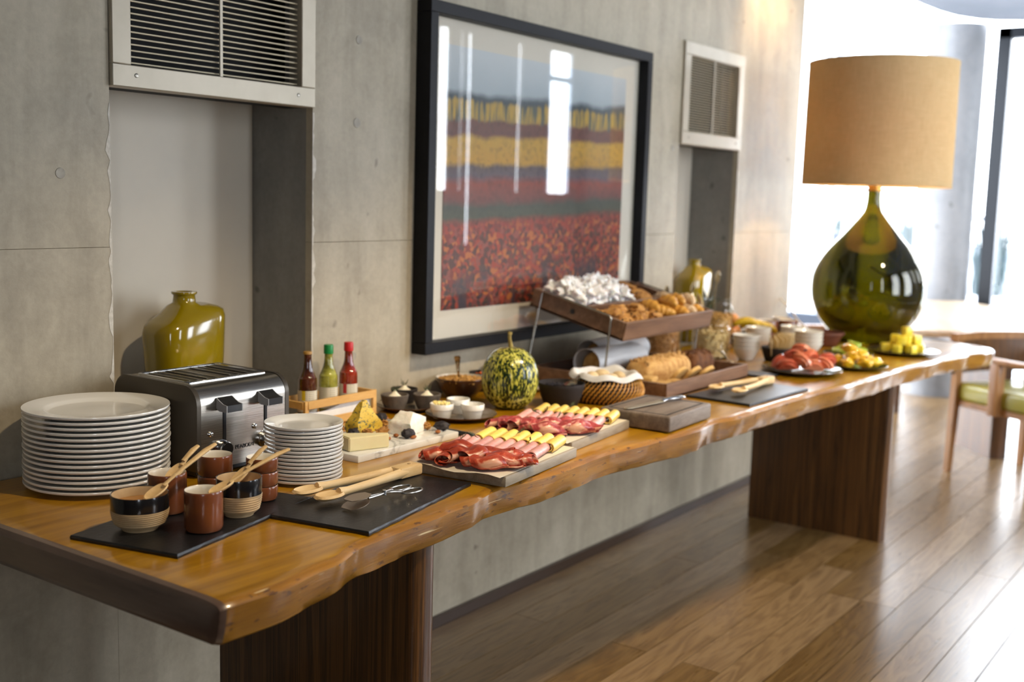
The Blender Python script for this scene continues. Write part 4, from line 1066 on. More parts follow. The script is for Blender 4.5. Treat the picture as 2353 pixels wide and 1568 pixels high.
mat('paper', (216, 206, 186), .75, col2=(206, 196, 176), scale=8)
mat('rosemary', (66, 78, 46), .6)
def roll(name, m, loc, rz, L, r, label, group, th=.0022, turns=1.55, squash=.8, seed=0):
    q = MB()
    def fn(u, v):
        a = u * turns * 2 * PI; rr = r * (1 - .42 * (1 - u)) * (1 + .05 * math.sin(5 * v + seed)) * (1 + .10 * (v - .5) * math.cos(seed))
        return ((v - .5) * L, rr * math.cos(a + 2.2), r * squash + rr * squash * math.sin(a + 2.2))
    q.sheet(fn, 34, 5, th)
    o = q.obj(name, m, None, loc, (0, 0, rz), sharp=60)
    tag(o, label, 'ham' if m == 'ham' else 'cheese', group); return o
def crumple(name, m, loc, rz, sz, label, group, seed, tall=1.):
    q = MB(); r = random.Random(seed); ph = [r.uniform(0, 6) for _ in range(6)]
    def fn(u, v):
        # gathered ribbon: folded waves along u, rising to a ridge
        x_ = (u - .5) * sz * 1.25 * (1 + .1 * math.sin(3 * v + ph[0]))
        w = sz * .42 * (1 + .3 * math.sin(5 * u + ph[1]))
        fold = math.sin(u * 8.5 + ph[2]) * .012 + math.sin(u * 15 + ph[3] + 2 * v) * .006
        y_ = (v - .5) * w + fold
        z_ = (.004 + .024 * tall * (math.sin(PI * v) ** .8) * (.65 + .35 * math.sin(4.2 * u * 2 + ph[4])) + .008 * math.sin(11 * v + 4 * u + ph[5]) * math.sin(PI * u)) * (.5 + .5 * math.sin(PI * min(1, u + .12)))
        return (x_, y_, max(.0015, z_ + .002))
    q.sheet(fn, 30, 12, .0018)
    o = q.obj(name, m, None, loc, (0, 0, rz), sharp=70); tag(o, label, 'ham', group); return o
def cured_slice(loc, rz, sz, label, group, seed, m='prosciutto'):
    """thin slice folded over itself: a loose lobe with an open, rippled mouth"""
    q = MB(); r = random.Random(seed); p1, p2, p3 = r.uniform(0, 6), r.uniform(0, 6), r.uniform(0, 6)
    R = sz * r.uniform(.27, .34); L = sz * r.uniform(1.15, 1.5); turn = r.uniform(1.15, 1.5); lean = r.uniform(-.4, .4)
    def fn(u, v):
        a = (u - .5) * 2 * PI * turn * .92 + PI / 2 + .35 * math.sin(2.2 * v + p1)
        rr = R * (.55 + .55 * math.sin(PI * (.15 + .7 * v)) + .16 * math.sin(5 * u + 4 * v + p2)) * (1 + .22 * (u - .5))
        x_ = (v - .5) * L + .14 * sz * math.sin(a + p3)
        return (x_, rr * 1.15 * math.cos(a) + .16 * sz * math.sin(2.6 * v + p3), rr * .74 * math.sin(a) + .05 * sz * math.sin(8 * v + 3 * u + p2))
    q.sheet(fn, 30, 12, .0016)
    zm = min(z for x, y, z in q.v); q.v = [(x, y, z - zm) for x, y, z in q.v]
    o = q.obj('cured_ham_slice', m, None, loc, (0, 0, rz), sharp=80); tag(o, label, 'ham', group); return o
def sprig(loc, rz, seed, label):
    r = random.Random(seed); q = MB(); q.tube(smoothpath([(0, 0, .0), (.012, .002, .006), (.024, 0, .010)], 3), .0007, 5)
    for k in range(9):
        p = Vector((.004 + .0024 * k, 0, .002 + .001 * k)); a = r.uniform(0, 6)
        q.tube([p, p + Vector((.004, .006 * math.cos(a), .004 + .005 * math.sin(a) ** 2))], [.0009, .0004], 4, .5)
    tag(q.obj('rosemary_sprig', 'rosemary', None, loc, (0, 0, rz)), label, 'herb', 'rosemary sprigs')
def cold_board(cx, cy, rz, which):
    L, D, h = .352, .24, .024
    q = MB(); q.rbox((0, 0, h / 2), (L, D, h), .003, 2)
    tag(q.obj('serving_board', 'board_wood', None, (cx, cy, TB), (0, 0, rz)), 'grey wooden board of cold cuts, the %s one' % which, 'board', 'cold cut boards')
    M = TR(cx, cy, TB + h) @ RZ(rz)
    q = MB(); q.sheet(lambda u, v: (-L / 2 - .020 + (L + .012) * u, -D / 2 + .004 + (D - .012) * v, .0012 + (.004 * math.sin(9 * v) if u < .05 else 0)), 20, 8, .0008)
    tag(q.obj('baking_paper', 'paper', None, (cx, cy, TB + h), (0, 0, rz)), 'sheet of baking paper under the meats on the %s board' % which, 'paper', 'baking paper sheets')
    return M, rz
def put(M, x, y, z=.002): return tuple(M @ Vector((x, y, z)))
M, rz = cold_board(2.087, -.711, math.radians(6.5), 'nearer')
for i in range(7):
    roll('cheese_roll', 'yellow_cheese', put(M, .120 - .003 * i, -.086 + .0305 * i), rz + math.radians(10), .098, .0148, '%s yellow cheese roll from the front edge of the nearer board' % ORDF[i], 'cheese rolls on the nearer board', .0025, 1.3, .9, i)
for i in range(8):
    roll('ham_roll', 'ham', put(M, .020 - .005 * i + (.006 if i % 2 else 0), -.094 + .0285 * i, .0035), rz + math.radians(10), .108, .0140, '%s pink ham roll from the front edge of the nearer board' % ORDF[i], 'ham rolls on the nearer board', .0022, 1.6, .85, i + 3)
k = 0
for (x, y, z, s_, a) in ((-.040, -.098, 0, .048, 1.9), (-.075, -.085, 0, .055, 2.2), (-.062, -.050, .012, .055, 2.4), (-.110, -.062, 0, .055, 2.3), (-.095, -.022, .012, .058, 2.5), (-.140, -.030, 0, .050, 2.2), (-.128, .012, .004, .052, 2.6), (-.100, .030, .020, .055, 2.1), (-.165, .030, 0, .050, 2.9), (-.120, .065, 0, .05, 2.4), (-.160, .075, 0, .05, 2.0), (-.02, -.075, 0, .045, 2.2)):
    cured_slice(put(M, max(-.150, x * .95 - .042), y, .0030 + z * .8), rz + a, s_ * 1.05, '%s folded dark cured ham slice from the front corner of the nearer board' % ORDF[k], 'cured ham on the nearer board', 40 + k); k += 1
for i, (x, y, z) in enumerate(((-.06, .07, .034), (0.0, .055, .032), (.045, -.055, .03), (.085, .0, .032))): sprig(put(M, x, y, z), i * 2., i, 'tiny rosemary sprig on the nearer board, %s from the left' % ORDF[i])
M, rz = cold_board(2.474, -.635, math.radians(6), 'farther')
for i in range(8):
    roll('cheese_roll', 'yellow_cheese', put(M, .118 - .004 * i, -.090 + .0285 * i), rz + math.radians(12), .098, .0138, '%s yellow cheese roll from the front edge of the farther board' % ORDF[i], 'cheese rolls on the farther board', .0025, 1.3, .9, i)
for i in range(8):
    roll('ham_roll', 'ham', put(M, .018 - .006 * i + (.006 if i % 2 else 0), -.094 + .0285 * i, .0035), rz + math.radians(12), .105, .0138, '%s pink ham roll from the front edge of the farther board' % ORDF[i], 'ham rolls on the farther board', .0022, 1.6, .85, i + 3)
k = 0
for (x, y, z, s_, a) in ((.0, -.100, 0, .045, 2.0), (-.035, -.085, 0, .055, 2.2), (-.030, -.050, .010, .05, 2.5), (-.075, -.070, 0, .055, 2.3), (-.070, -.030, .010, .055, 2.4), (-.115, -.040, 0, .055, 2.3), (-.105, .0, .012, .055, 2.5), (-.150, .0, 0, .055, 2.2), (-.135, .035, .008, .052, 2.6), (-.10, .060, .006, .052, 2.1), (-.165, .06, 0, .05, 2.5), (-.125, .095, 0, .05, 2.2)):
    cured_slice(put(M, max(-.150, x * .9 - .050), y, .0030 + z * .8), rz + a, s_ * 1.05, '%s folded marbled coppa slice from the front corner of the farther board' % ORDF[k], 'coppa on the farther board', 70 + k, 'coppa'); k += 1
for i, (x, y, z) in enumerate(((-.09, -.03, .036), (-.06, .03, .034), (.0, .05, .032), (.075, .02, .032))): sprig(put(M, x, y, z), i * 2., 10 + i, 'tiny rosemary sprig on the farther board, %s from the left' % ORDF[i])
# ---------------------------------------------------------------- brown plates with small pots
mat('brown_plate', (74, 44, 28), .25, col2=(58, 34, 22), scale=10, coat=.3)
mat('grey_glaze', (128, 116, 100), .25, col2=(112, 100, 86), scale=14, coat=.3)
mat('stone', (106, 95, 85), .85, col2=(78, 70, 63), scale=40, bump=.4)
mat('stone_dark', (44, 36, 33), .7, col2=(34, 28, 26), scale=30, bump=.2)
mat('cream', (238, 230, 206), .35, sss=.3)
mat('butter', (240, 218, 130), .5, col2=(246, 232, 170), scale=60, bump=.5)
def saucer(loc, R, label, h=.016, rim='brown_plate', well='grey_glaze', group='brown plates'):
    t = thing('brown_plate', label, 'plate', loc, 0, group)
    q = MB(); q.lathe([(R * .55, 0), (R * .60, .001), (R * .82, h * .35), (R * .98, h - .003), (R, h - .001), (R * .99, h)], 64, cap1=False); q.obj('plate_underside', rim, t)
    q = MB(); q.lathe([(R * .99, h), (R * .97, h - .0008), (R * .82, h * .50), (R * .6, h * .36), (.0008, h * .34)], 64, cap0=False, cap1=False); q.obj('plate_well', well, t)
    return t
saucer((2.450, -.114, TB), .089, 'brown plate carrying three stone pots of cream by the wall')
def stone_pot(loc, label, r=.0405, h=.044, m='stone', fill='cream', herb=True, seed=0):
    t = thing('stone_pot', label, 'pot', loc, seed, 'stone pots of cream')
    q = MB(); pr = [(r * .60, 0), (r * .70, .002), (r * .88, h * .45), (r, h - .002), (r * .97, h), (r * .88, h), (r * .85, h - .004), (r * .74, h * .4), (r * .4, .008), (.001, .007)]
    q.lathe(pr, 36, cap1=False, wob=lambda a, z: 1 + .012 * math.sin(5 * a + seed) * (z > .001)); q.obj('pot_body', m, t)
    if fill:
        q = MB(); q.lathe([(r * .70, h * .55), (r * .55, h * .80), (r * .40, h * .92), (r * .22, h * 1.05), (r * .08, h * 1.22), (.0005, h * 1.28)], 24, cap0=True, wob=lambda a, z: 1 + .08 * math.sin(3 * a + 60 * z)); q.obj('cream_dollop', fill, t)
    if herb:
        q = MB()
        for k in range(8):
            a = k * .8 + seed; q.tube([(0, 0, h * 1.12), (.008 * math.cos(a), .008 * math.sin(a), h * 1.30 + .002 * (k % 3)), (.012 * math.cos(a), .010 * math.sin(a), h * 1.42 + .004 * (k % 3))], [.0008, .0010, .0004], 4)
        q.obj('herb', 'rosemary', t)
    return t
PZ = TB + .0062
stone_pot((2.404, -.110, PZ), 'stone pot of cream with rosemary, left one by the crate', seed=1)
stone_pot((2.500, -.062, PZ), 'stone pot of cream with rosemary, the rear one against the wall', m='stone_dark', seed=2)
stone_pot((2.478, -.168, PZ), 'stone pot of cream with rosemary, nearest the granola bowl', seed=3)
saucer((2.462, -.307, TB), .101, 'brown-rimmed grey plate carrying three white ramekins')
def ramekin(loc, label, fill, seed):
    t = thing('ramekin', label, 'ramekin', loc, seed, 'white ramekins')
    r, h = .0325, .041
    q = MB(); q.lathe([(r * .72, 0), (r * .76, .001), (r * .92, h * .58), (r * .93, h * .60), (r * 1.0, h * .62), (r * 1.03, h * .98), (r * 1.01, h), (r * .95, h), (r * .93, h - .002), (r * .80, .010), (r * .7, .005), (.001, .005)], 44, cap1=False); q.obj('ramekin_body', 'porcelain', t, sharp=45)
    q = MB(); r_ = random.Random(seed)
    if fill == 2:
        for k in range(22):
            a, d = r_.uniform(0, 6.3), r_.uniform(0, .021); q.ico((d * math.cos(a), d * math.sin(a), h * .92 + r_.uniform(0, .006)), (.006, .005, .005), 1, .4, 2, k)
        o = q.obj('butter_curls', 'butter', t); o['kind'] = 'stuff'
    else:
        q.ico((.008, .006, h * .55), (.016, .012, .008), 2, .4, 2, seed); q.obj('butter_pat', 'butter', t)
    return t
PZ = TB + .0062
ramekin((2.402, -.285, PZ), 'white ramekin heaped with butter curls', 2, 1)
ramekin((2.492, -.272, PZ), 'white ramekin at the back of the ramekin plate', 1, 2)
ramekin((2.455, -.352, PZ), 'white ramekin at the front, nearly empty', 1, 3)

# ---------------------------------------------------------------- granola bowl, small bowls
mat('granola', (214, 168, 92), .75, col2=(140, 92, 40), scale=120, bump=.3)
mat('oats', (214, 190, 138), .75, col2=(196, 164, 104), scale=60, bump=.3)
mat('bran', (176, 130, 78), .8, col2=(150, 104, 56), scale=60, bump=.3)
mat('berries', (24, 22, 30), .25, col2=(34, 30, 44), scale=30)
mat('orange_jam', (206, 90, 16), .25, coat=.3)
mat('tablespoon', (196, 180, 150), .15, 1.)
def bowl(name, loc, r, h, out, inn, label, cat='bowl', group=None, foot=.55, lip=.96):
    t = thing(name, label, cat, loc, 0, group)
    q = MB(); q.lathe([(r * foot, 0), (r * (foot + .04), .002), (r * .86, h * .42), (r * .97, h * .82), (r, h - .002), (r * .99, h)], 52, cap1=False); q.obj('bowl_body', out, t)
    q = MB(); q.lathe([(r * .99, h), (r * lip, h - .001), (r * .91, h * .75), (r * .78, h * .40), (r * .5, .012), (.001, .009)], 52, cap0=False, cap1=False); q.obj('bowl_lining', inn, t)
    return t
def heap(t, r, z, dome, n, sz, m, seed, name):
    q = MB(); rr = random.Random(seed)
    q.lathe([(r, z - .004), (r * .7, z + dome * .45), (r * .35, z + dome * .85), (.001, z + dome)], 24, cap0=True)
    for k in range(n):
        d = r * math.sqrt(rr.random()); a = rr.uniform(0, 6.3); zz = z + dome * (1 - (d / r) ** 2)
        q.ico((d * math.cos(a), d * math.sin(a), zz + rr.uniform(-.001, sz * .6)), (sz * rr.uniform(.7, 1.2), sz * rr.uniform(.6, 1), sz * rr.uniform(.5, .9)), 1, .35, 2, k)
    o = q.obj(name, m, t, sharp=70); o['kind'] = 'stuff'; return o
def spoon_metal(name, label, loc, rot, L=.19, m='tablespoon', group='metal serving spoons', handle_up=True):
    t = thing(name, label, 'spoon', loc, 0, group); t.rotation_euler = rot
    q = MB(); q.sheet(lambda u, v: ((v - .5) * 2 * .019 * math.sin(PI * (.06 + .88 * u)) ** .75, 0.006 * (1 - (2 * v - 1) ** 2) * math.sin(PI * u), .058 * u), 12, 8, .0014); q.obj('spoon_bowl', m, t)
    q = MB(); pts = smoothpath([(0, .002, .056), (0, -.003, .075), (0, 0, L * .6), (0, .004, L * .86), (0, .001, L)], 5)
    q.tube(pts, [.0032 + .0085 * max(0, (i / (len(pts) - 1) - .45)) ** 1.0 * 1.9 * (1 if i < len(pts) - 2 else .7) for i in range(len(pts))], 12, .28, (0, 1, 0)); q.obj('spoon_handle', m, t)
    return t
t = bowl('granola_bowl', (2.732, -.092, TB), .0775, .060, 'brown_plate', 'cream_glaze', 'brown bowl of granola with a spoon, left of the striped gourd')
heap(t, .0725, .050, .007, 420, .0058, 'granola', 3, 'granola')
spoon_metal('spoon', 'spoon standing in the granola bowl', (2.736, -.088, TB + .004), (.05, -.10, -.9), .122)
t = bowl('jam_bowl', (2.855, -.082, TB), .042, .062, 'stone_dark', 'stone_dark', 'small dark bowl of orange jam behind the gourd', 'bowl')
heap(t, .036, .050, .006, 20, .005, 'orange_jam', 4, 'jam')
spoon_metal('spoon', 'spoon lying in the orange jam bowl', (2.862, -.085, TB + .055), (math.radians(62), 0, 1.9), .11)
t = bowl('berry_bowl', (2.825, -.405, TB), .072, .070, 'stone_dark', 'stone_dark', 'dark stoneware bowl of black berries between gourd and basket', 'bowl', None, .66)
heap(t, .064, .054, .006, 90, .0062, 'berries', 5, 'berries')
spoon_metal('spoon', 'spoon laid across the bowl of black berries', (2.800, -.440, TB + .067), (math.radians(83), 0, math.radians(100)), .14)
t = saucer((2.985, -.155, TB), .088, 'pale plate behind the gourd and berry bowl', .014, 'porcelain_warm', 'porcelain_warm', None)
spoon_metal('spoon', 'upright spoon just right of the striped gourd', (2.90, -.205, TB + .012), (math.radians(4), math.radians(-3), -.9), .135)

# ---------------------------------------------------------------- striped gourd
def gourd():
    n = NT('gourd_skin'); v = n.coord((1, 1, .42))
    vo = n.add('ShaderNodeTexVoronoi', {'Vector': n.add('ShaderNodeVectorMath', {0: v, 1: n.noise(n.coord(), 40, 2).outputs['Color']}, operation='ADD').outputs[0], 'Scale': 62.0}, feature='DISTANCE_TO_EDGE')
    v2 = n.coord((1, 1, .30)); a = n.noise(v2, 175, 3, .5, .6); b_ = n.noise(n.coord((1, 1, .22)), 40, 2)
    k = n.math('MULTIPLY_ADD', b_.outputs['Fac'], .35, a.outputs['Fac'])
    col = n.ramp(k, [(.60, lin((20, 38, 18))), (.665, lin((42, 62, 22))), (.70, lin((176, 172, 58))), (.88, lin((214, 206, 110)))])
    n.p(Base_Color=col, Roughness=.22); n.set(n.bsdf, 'Coat Weight', .3)
    mat('gourd_stem', (168, 150, 84), .7, col2=(140, 118, 60), scale=40)
    t = thing('gourd', 'green and yellow mottled gourd with a tall stem', 'gourd', (2.684, -.314, TB))
    pr = [(.004, .003), (.03, .0), (.052, .008), (.070, .028), (.081, .055), (.0855, .085), (.083, .115), (.073, .142), (.056, .163), (.036, .176), (.016, .180), (.001, .180)]
    q = MB(); P = smoothpath([(r, 0, z) for r, z in pr], 4); q.lathe([(max(.001, p.x), max(0, p.z)) for p in P], 80, cap0=True, cap1=False, wob=lambda a, z: 1 + .012 * math.cos(10 * a)); q.obj('gourd_body', 'gourd_skin', t, sharp=80)
    q = MB(); q.tube(smoothpath([(0, 0, .174), (.0, 0, .184), (-.004, .001, .200), (-.008, 0, .215), (-.005, 0, .226)], 5), [.013, .0105, .009, .0082, .0075, .007, .0066, .0062, .006, .0058, .0056, .0055, .0055, .0056, .0057, .0058, .006, .0064, .0068, .007, .007], 8); q.obj('stem', 'gourd_stem', t, sharp=30)
gourd()

# ---------------------------------------------------------------- wicker basket
mat('wicker_dark', (56, 36, 18), .5, col2=(40, 25, 12), scale=30)
mat('wicker_gold', (206, 150, 58), .45, col2=(180, 122, 40), scale=40)
mat('egg', (222, 196, 150), .45)
t = thing('wicker_basket', 'round coiled wicker basket lined with a white napkin', 'basket', (3.004, -.452, TB))
NR = 8; H = .070
def br(z): return .094 + .021 * math.sin(PI * min(1, (z / H) * .92 + .05)) 
for i in range(NR):
    z = .005 + (H - .006) * i / (NR - 1); r = br(z); q = MB()
    q.tube([(r * math.cos(a), r * math.sin(a), z) for a in [2 * PI * k / 60 for k in range(61)]], .0052, 8, cap=False); q.obj('coil', 'wicker_dark', t)
q = MB()
for i in range(NR - 1):
    z = .005 + (H - .006) * i / (NR - 1); dz = (H - .006) / (NR - 1)
    m_ = 50
    for k in range(m_):
        a = 2 * PI * (k + .5 * (i % 2)) / m_; a2 = a + .045; r0, r1 = br(z) + .0056, br(z + dz) + .0056
        q.tube([(r0 * math.cos(a), r0 * math.sin(a), z - .002), ((r0 + r1) / 2 * math.cos((a + a2) / 2) * 1.012, (r0 + r1) / 2 * math.sin((a + a2) / 2) * 1.012, z + dz / 2), (r1 * math.cos(a2), r1 * math.sin(a2), z + dz + .002)], .0025, 5)
o = q.obj('stitching', 'wicker_gold', t); o['kind'] = 'stuff'
q = MB(); q.lathe([(.095, .001), (.098, .004), (.004, .004)], 40); q.obj('basket_floor', 'wicker_dark', t)
q = MB()
def nap(u, v):
    a = 2 * PI * u; f = 1 + .16 * math.sin(4 * a + .6) + .06 * math.sin(9 * a)
    if v < .6: w = v / .6; return (.084 * w * math.cos(a), .084 * w * math.sin(a), .030 + .045 * w ** 3)
    w = (v - .6) / .4; r = .084 + .028 * w * f
    return (r * math.cos(a), r * math.sin(a), .075 + .018 * math.sin(PI * w * .8) * f - .012 * w * w + .004 * math.sin(7 * a))
q.sheet(nap, 64, 16, .0015)
tag(q.obj('basket_napkin', 'linen_white', None, (3.004, -.452, TB)), 'white napkin lining the round wicker basket', 'napkin')
EL = ['pale boiled egg at the front of the wicker basket', 'pale boiled egg at the right of the wicker basket', 'pale boiled egg at the back of the wicker basket', 'pale boiled egg at the left of the wicker basket']
for i, (x, y) in enumerate(((-.030, -.040), (.030, -.030), (.028, .030), (-.035, .028))):
    q = MB(); q.ico((0, 0, .020), (.027, .021, .020), 3)
    tag(q.obj('egg', 'egg', None, (3.004 + x, -.452 + y, TB + .050), (0, 0, i * 1.1), sharp=80), EL[i], 'egg', 'eggs in the wicker basket')

# ---------------------------------------------------------------- thick cutting board with knife
CBZ = TB + .046
t = thing('cutting_board', 'thick dark chopping board with a juice groove and knife', 'board', (2.812, -.738, TB), math.radians(2))
q = MB(); q.rbox((0, 0, .024), (.275, .215, .044), .006, 3); q.obj('board_block', 'old_board', t)
for (cx, cy, sx, sy) in ((0, -.088, .243, .007), (0, .088, .243, .007), (-.118, 0, .007, .176), (.118, 0, .007, .176)):
    q = MB(); q.rbox((cx, cy, .0458), (sx, sy, .0012), .0004, 1); q.obj('groove', 'stone_dark', t)
for (x, y) in ((-.11, -.08), (.11, -.08), (-.11, .08), (.11, .08)):
    q = MB(); q.lathe([(.010, 0), (.010, .003)], 12, M=TR(x, y, 0)); q.obj('foot', 'black_plastic', t)
t = thing('bread_knife', 'silver table knife lying on the thick chopping board', 'knife', (2.682, -.708, CBZ + .0008), math.radians(-10))
mat('knife_blade', (206, 196, 172), .3, .85)
q = MB(); q.sheet(lambda u, v: (.0 + .170 * u, (v - .5) * .0215 * (math.sin(PI / 2 * min(1, u * 9 + .08)) ** .6) + .001 * u, .003 + .0035 * u), 24, 4, .0018); q.obj('blade', 'knife_blade', t)
q = MB(); q.tube([(.166, .001, .007), (.178, .001, .009), (.20, .001, .010), (.25, .001, .009), (.268, .001, .007)], [.006, .0075, .0085, .010, .006], 12, .6); q.obj('handle', 'chrome', t)

# ---------------------------------------------------------------- two-tier bread stand
mat('steel_wire', (176, 172, 164), .25, 1.)
TX0, TX1, TY0, TY1 = 3.135, 3.755, -.600, -.075
cx, cy, w, d = (TX0 + TX1) / 2, (TY0 + TY1) / 2, TX1 - TX0, TY1 - TY0
stand = thing('bread_stand', 'two-tier wooden bread stand with steel wire legs', 'stand', (cx, cy, TB))
def tray(par, w, d, h, M=None, th=.012, name='lower_tray'):
    o = MB(); o.bx(-w / 2, w / 2, -d / 2, d / 2, .002, .008, M); base = o.obj(name, 'tray_wood', par, smooth=False)
    for (x0, x1, y0, y1, nm) in ((-w / 2, w / 2, -d / 2, -d / 2 + th, 'front_board'), (-w / 2, w / 2, d / 2 - th, d / 2, 'back_board'), (-w / 2, -w / 2 + th, -d / 2 + th, d / 2 - th, 'side_board'), (w / 2 - th, w / 2, -d / 2 + th, d / 2 - th, 'side_board')):
        o = MB(); o.rbox(((x0 + x1) / 2, (y0 + y1) / 2, h / 2), (x1 - x0, y1 - y0, h), .0012, 1, M); o.obj(nm, 'tray_wood', base)
    return base
tray(stand, w, d, .050)
UT = math.radians(13.5); UD = .375; UH = .062
UM = TR(.005, .085, .168) @ RX(UT)     # upper tray frame in stand space (front edge lower)
UM = TR(.005, -.085 + .17, .170 + .043) @ RX(UT)
ub = tray(stand, .635, UD, UH, UM, .012, 'upper_tray')
q = MB(); q.rbox((0, .008, .030), (.611, .010, .046), .001, 1, UM); q.obj('divider', 'tray_wood', ub)
q = MB(); q.rbox((.02, -.090, .026), (.010, .180, .038), .001, 1, UM); q.obj('divider', 'tray_wood', ub)
q = MB(); q.lathe([(.0085, 0), (.0085, .002)], 18, M=UM @ TR(-.3178, .02, .034) @ RY(-PI / 2)); q.obj('hand_hole', 'black_plastic', ub)
for s_ in (-1, 1):
    a = UM @ Vector((s_ * .3215, .150, .066)); b_ = UM @ Vector((s_ * .3215, -.128, .066))
    fa = Vector((s_ * .385, .235, .004)); fb = Vector((s_ * .3225, b_.y + .02, .004))
    def rnd_path(ps, r=.014):
        out = [Vector(ps[0])]
        for p0, p1, p2 in zip(ps, ps[1:], ps[2:]):
            p0, p1, p2 = Vector(p0), Vector(p1), Vector(p2); A = p1 + (p0 - p1).normalized() * r; B = p1 + (p2 - p1).normalized() * r
            for k in range(7): t_ = k / 6; out.append((1 - t_) ** 2 * A + 2 * t_ * (1 - t_) * p1 + t_ * t_ * B)
        out.append(Vector(ps[-1])); return out
    q = MB(); q.tube(rnd_path([fa, a, b_, fb]), .0038, 10, up=(1, .01, 0)); q.obj('wire_leg', 'steel_wire', stand)
SX, SY = cx, cy
def up_pt(x, y, z=.010): return (TR(SX, SY, TB) @ UM) @ Vector((x, y, z))
mat('tissue', (238, 236, 234), .8, sss=.3)
mat('crust', (216, 160, 66), .5, col2=(170, 106, 32), scale=22, coat=.15, rand=.12, bump=.3)
mat('cookie', (196, 146, 78), .75, col2=(150, 98, 44), scale=34, bump=.5, rand=.1)
mat('sugar_bun', (206, 164, 104), .6, col2=(236, 222, 200), scale=9)
mat('raisin', (40, 26, 22), .5)
def crumpled(loc, s_, seed, label):
    q = MB(); q.ico((0, 0, 0), (s_, s_ * .9, s_ * .8), 4, .95, 2.1, seed * 3.3)
    r = random.Random(seed)
    for k in range(7):  # twisted paper corners
        a = r.uniform(0, 6.3); e = r.uniform(-.1, 1.3); c, s2 = math.cos(a), math.sin(a)
        dr = Vector((c * math.cos(e), s2 * math.cos(e), math.sin(e))); sd = dr.cross(Vector((.3, .2, 1))).normalized()
        q.sheet(lambda u, v: dr * s_ * (.5 + .62 * u) + sd * (v - .5) * s_ * (.75 - .25 * u) + Vector((0, 0, .12 * s_ * math.sin(9 * v + k))), 4, 4, .0012)
    zm = min(z for x, y, z in q.v); q.v = [(x, y, z - zm * .75) for x, y, z in q.v]
    tag(q.obj('paper_wrapped_sweet', 'tissue', None, loc, (UT, 0, seed), sharp=30), label, 'pastry', 'paper-wrapped sweets on the upper tray')
k = 0
rw = random.Random(12)
for j in range(3):
    for i in range(5):
        x = -.262 + i * .078 + rw.uniform(-.008, .008) + .012 * j; y = .050 + j * .050 + rw.uniform(-.006, .006)
        crumpled(up_pt(x, y, .030 + (.016 if (i + j) % 2 else 0)), .036, 20 + k, '%s white paper-wrapped sweet of the %s row on the upper tray, counting from the left' % (ORDF[i], ('front', 'middle', 'back')[j])); k += 1
def cookie(loc, rot, r, seed, label, group, m='cookie', rais=5, h=.011):
    t = thing('cookie' if m == 'cookie' else 'scone', label, 'cookie' if h < .014 else 'scone', loc, 0, group); t.rotation_euler = rot
    q = MB(); q.ico((0, 0, h * .8), (r, r * .92, h), 3, .5, 2.6, seed * 1.9); q.obj('crumb', m, t)
    rr = random.Random(seed)
    for k in range(rais):
        a = rr.uniform(0, 6.3); dd = rr.uniform(.2, .75) * r; q = MB(); q.ico((dd * math.cos(a), dd * math.sin(a), h * 1.65), (.0045, .004, .003), 1); q.obj('raisin', 'raisin', t)
for i, (x, y, z) in enumerate(((.155, .155, .010), (.145, .110, .012), (.200, .125, .022), (.170, .065, .010), (.215, .165, .012), (.225, .070, .014))):
    cookie(up_pt(x, y, z + .02), (UT + .2, .1 * i, i), .042, 5 + i, '%s flat brown cookie at the back right of the upper tray' % ORDF[i], 'cookies on the upper tray', rais=2)
for i, (x, y, z) in enumerate(((-.255, -.06, .010), (-.20, -.10, .010), (-.155, -.05, .010), (-.105, -.11, .010), (-.055, -.06, .012), (-.02, -.12, .010), (-.15, -.135, .012), (-.235, -.135, .010), (-.08, -.085, .030), (-.19, -.075, .028), (-.25, -.10, .030))):
    cookie(up_pt(x, y, z + .013), (UT, .2 * math.sin(i), i * 1.7), .036, 30 + i, '%s raisin scone in the front left compartment of the upper tray' % ORDF[i], 'scones on the upper tray', 'cookie', 3, .020)
def croissant(loc, rot, s_, seed, label, sugar=False):
    t = thing('croissant', label, 'pastry', loc, 0, 'croissants on the upper tray'); t.rotation_euler = rot
    N = 25; q = MB(); pts, rad = [], []
    for k in range(N):
        u = k / (N - 1); a = (u - .5) * 1.5; w = math.sin(PI * u) ** .7
        seg = abs(math.sin(u * PI * 5.0)) ** .5
        pts.append((s_ * 1.2 * math.sin(a), -s_ * .55 * math.cos(a), s_ * .40 * (.35 + .65 * w))); rad.append(s_ * (.08 + .36 * w * (.70 + .30 * seg)))
    q.tube(pts, rad, 16); q.obj('croissant_body', 'sugar_bun' if sugar else 'crust', t, sharp=70)
for i, (x, y, z, a, sg) in enumerate(((.075, -.035, .012, .3, 0), (.130, -.045, .012, -.2, 0), (.185, -.040, .012, .4, 0), (.245, -.05, .014, .1, 1), (.090, -.105, .012, 1.0, 0), (.150, -.115, .012, .4, 0), (.205, -.115, .012, .2, 1), (.265, -.12, .012, .5, 0), (.27, .02, .012, .2, 1), (.115, -.075, .040, .1, 0), (.175, -.075, .042, .2, 0), (.235, -.085, .042, .0, 1))):
    croissant(up_pt(x, y, z + .018), (UT, 0, a + 1.2), .056, i, ('%s sugar-dusted roll' if sg else '%s golden croissant') % ORDF[i] + ' at the right of the upper tray', sg)
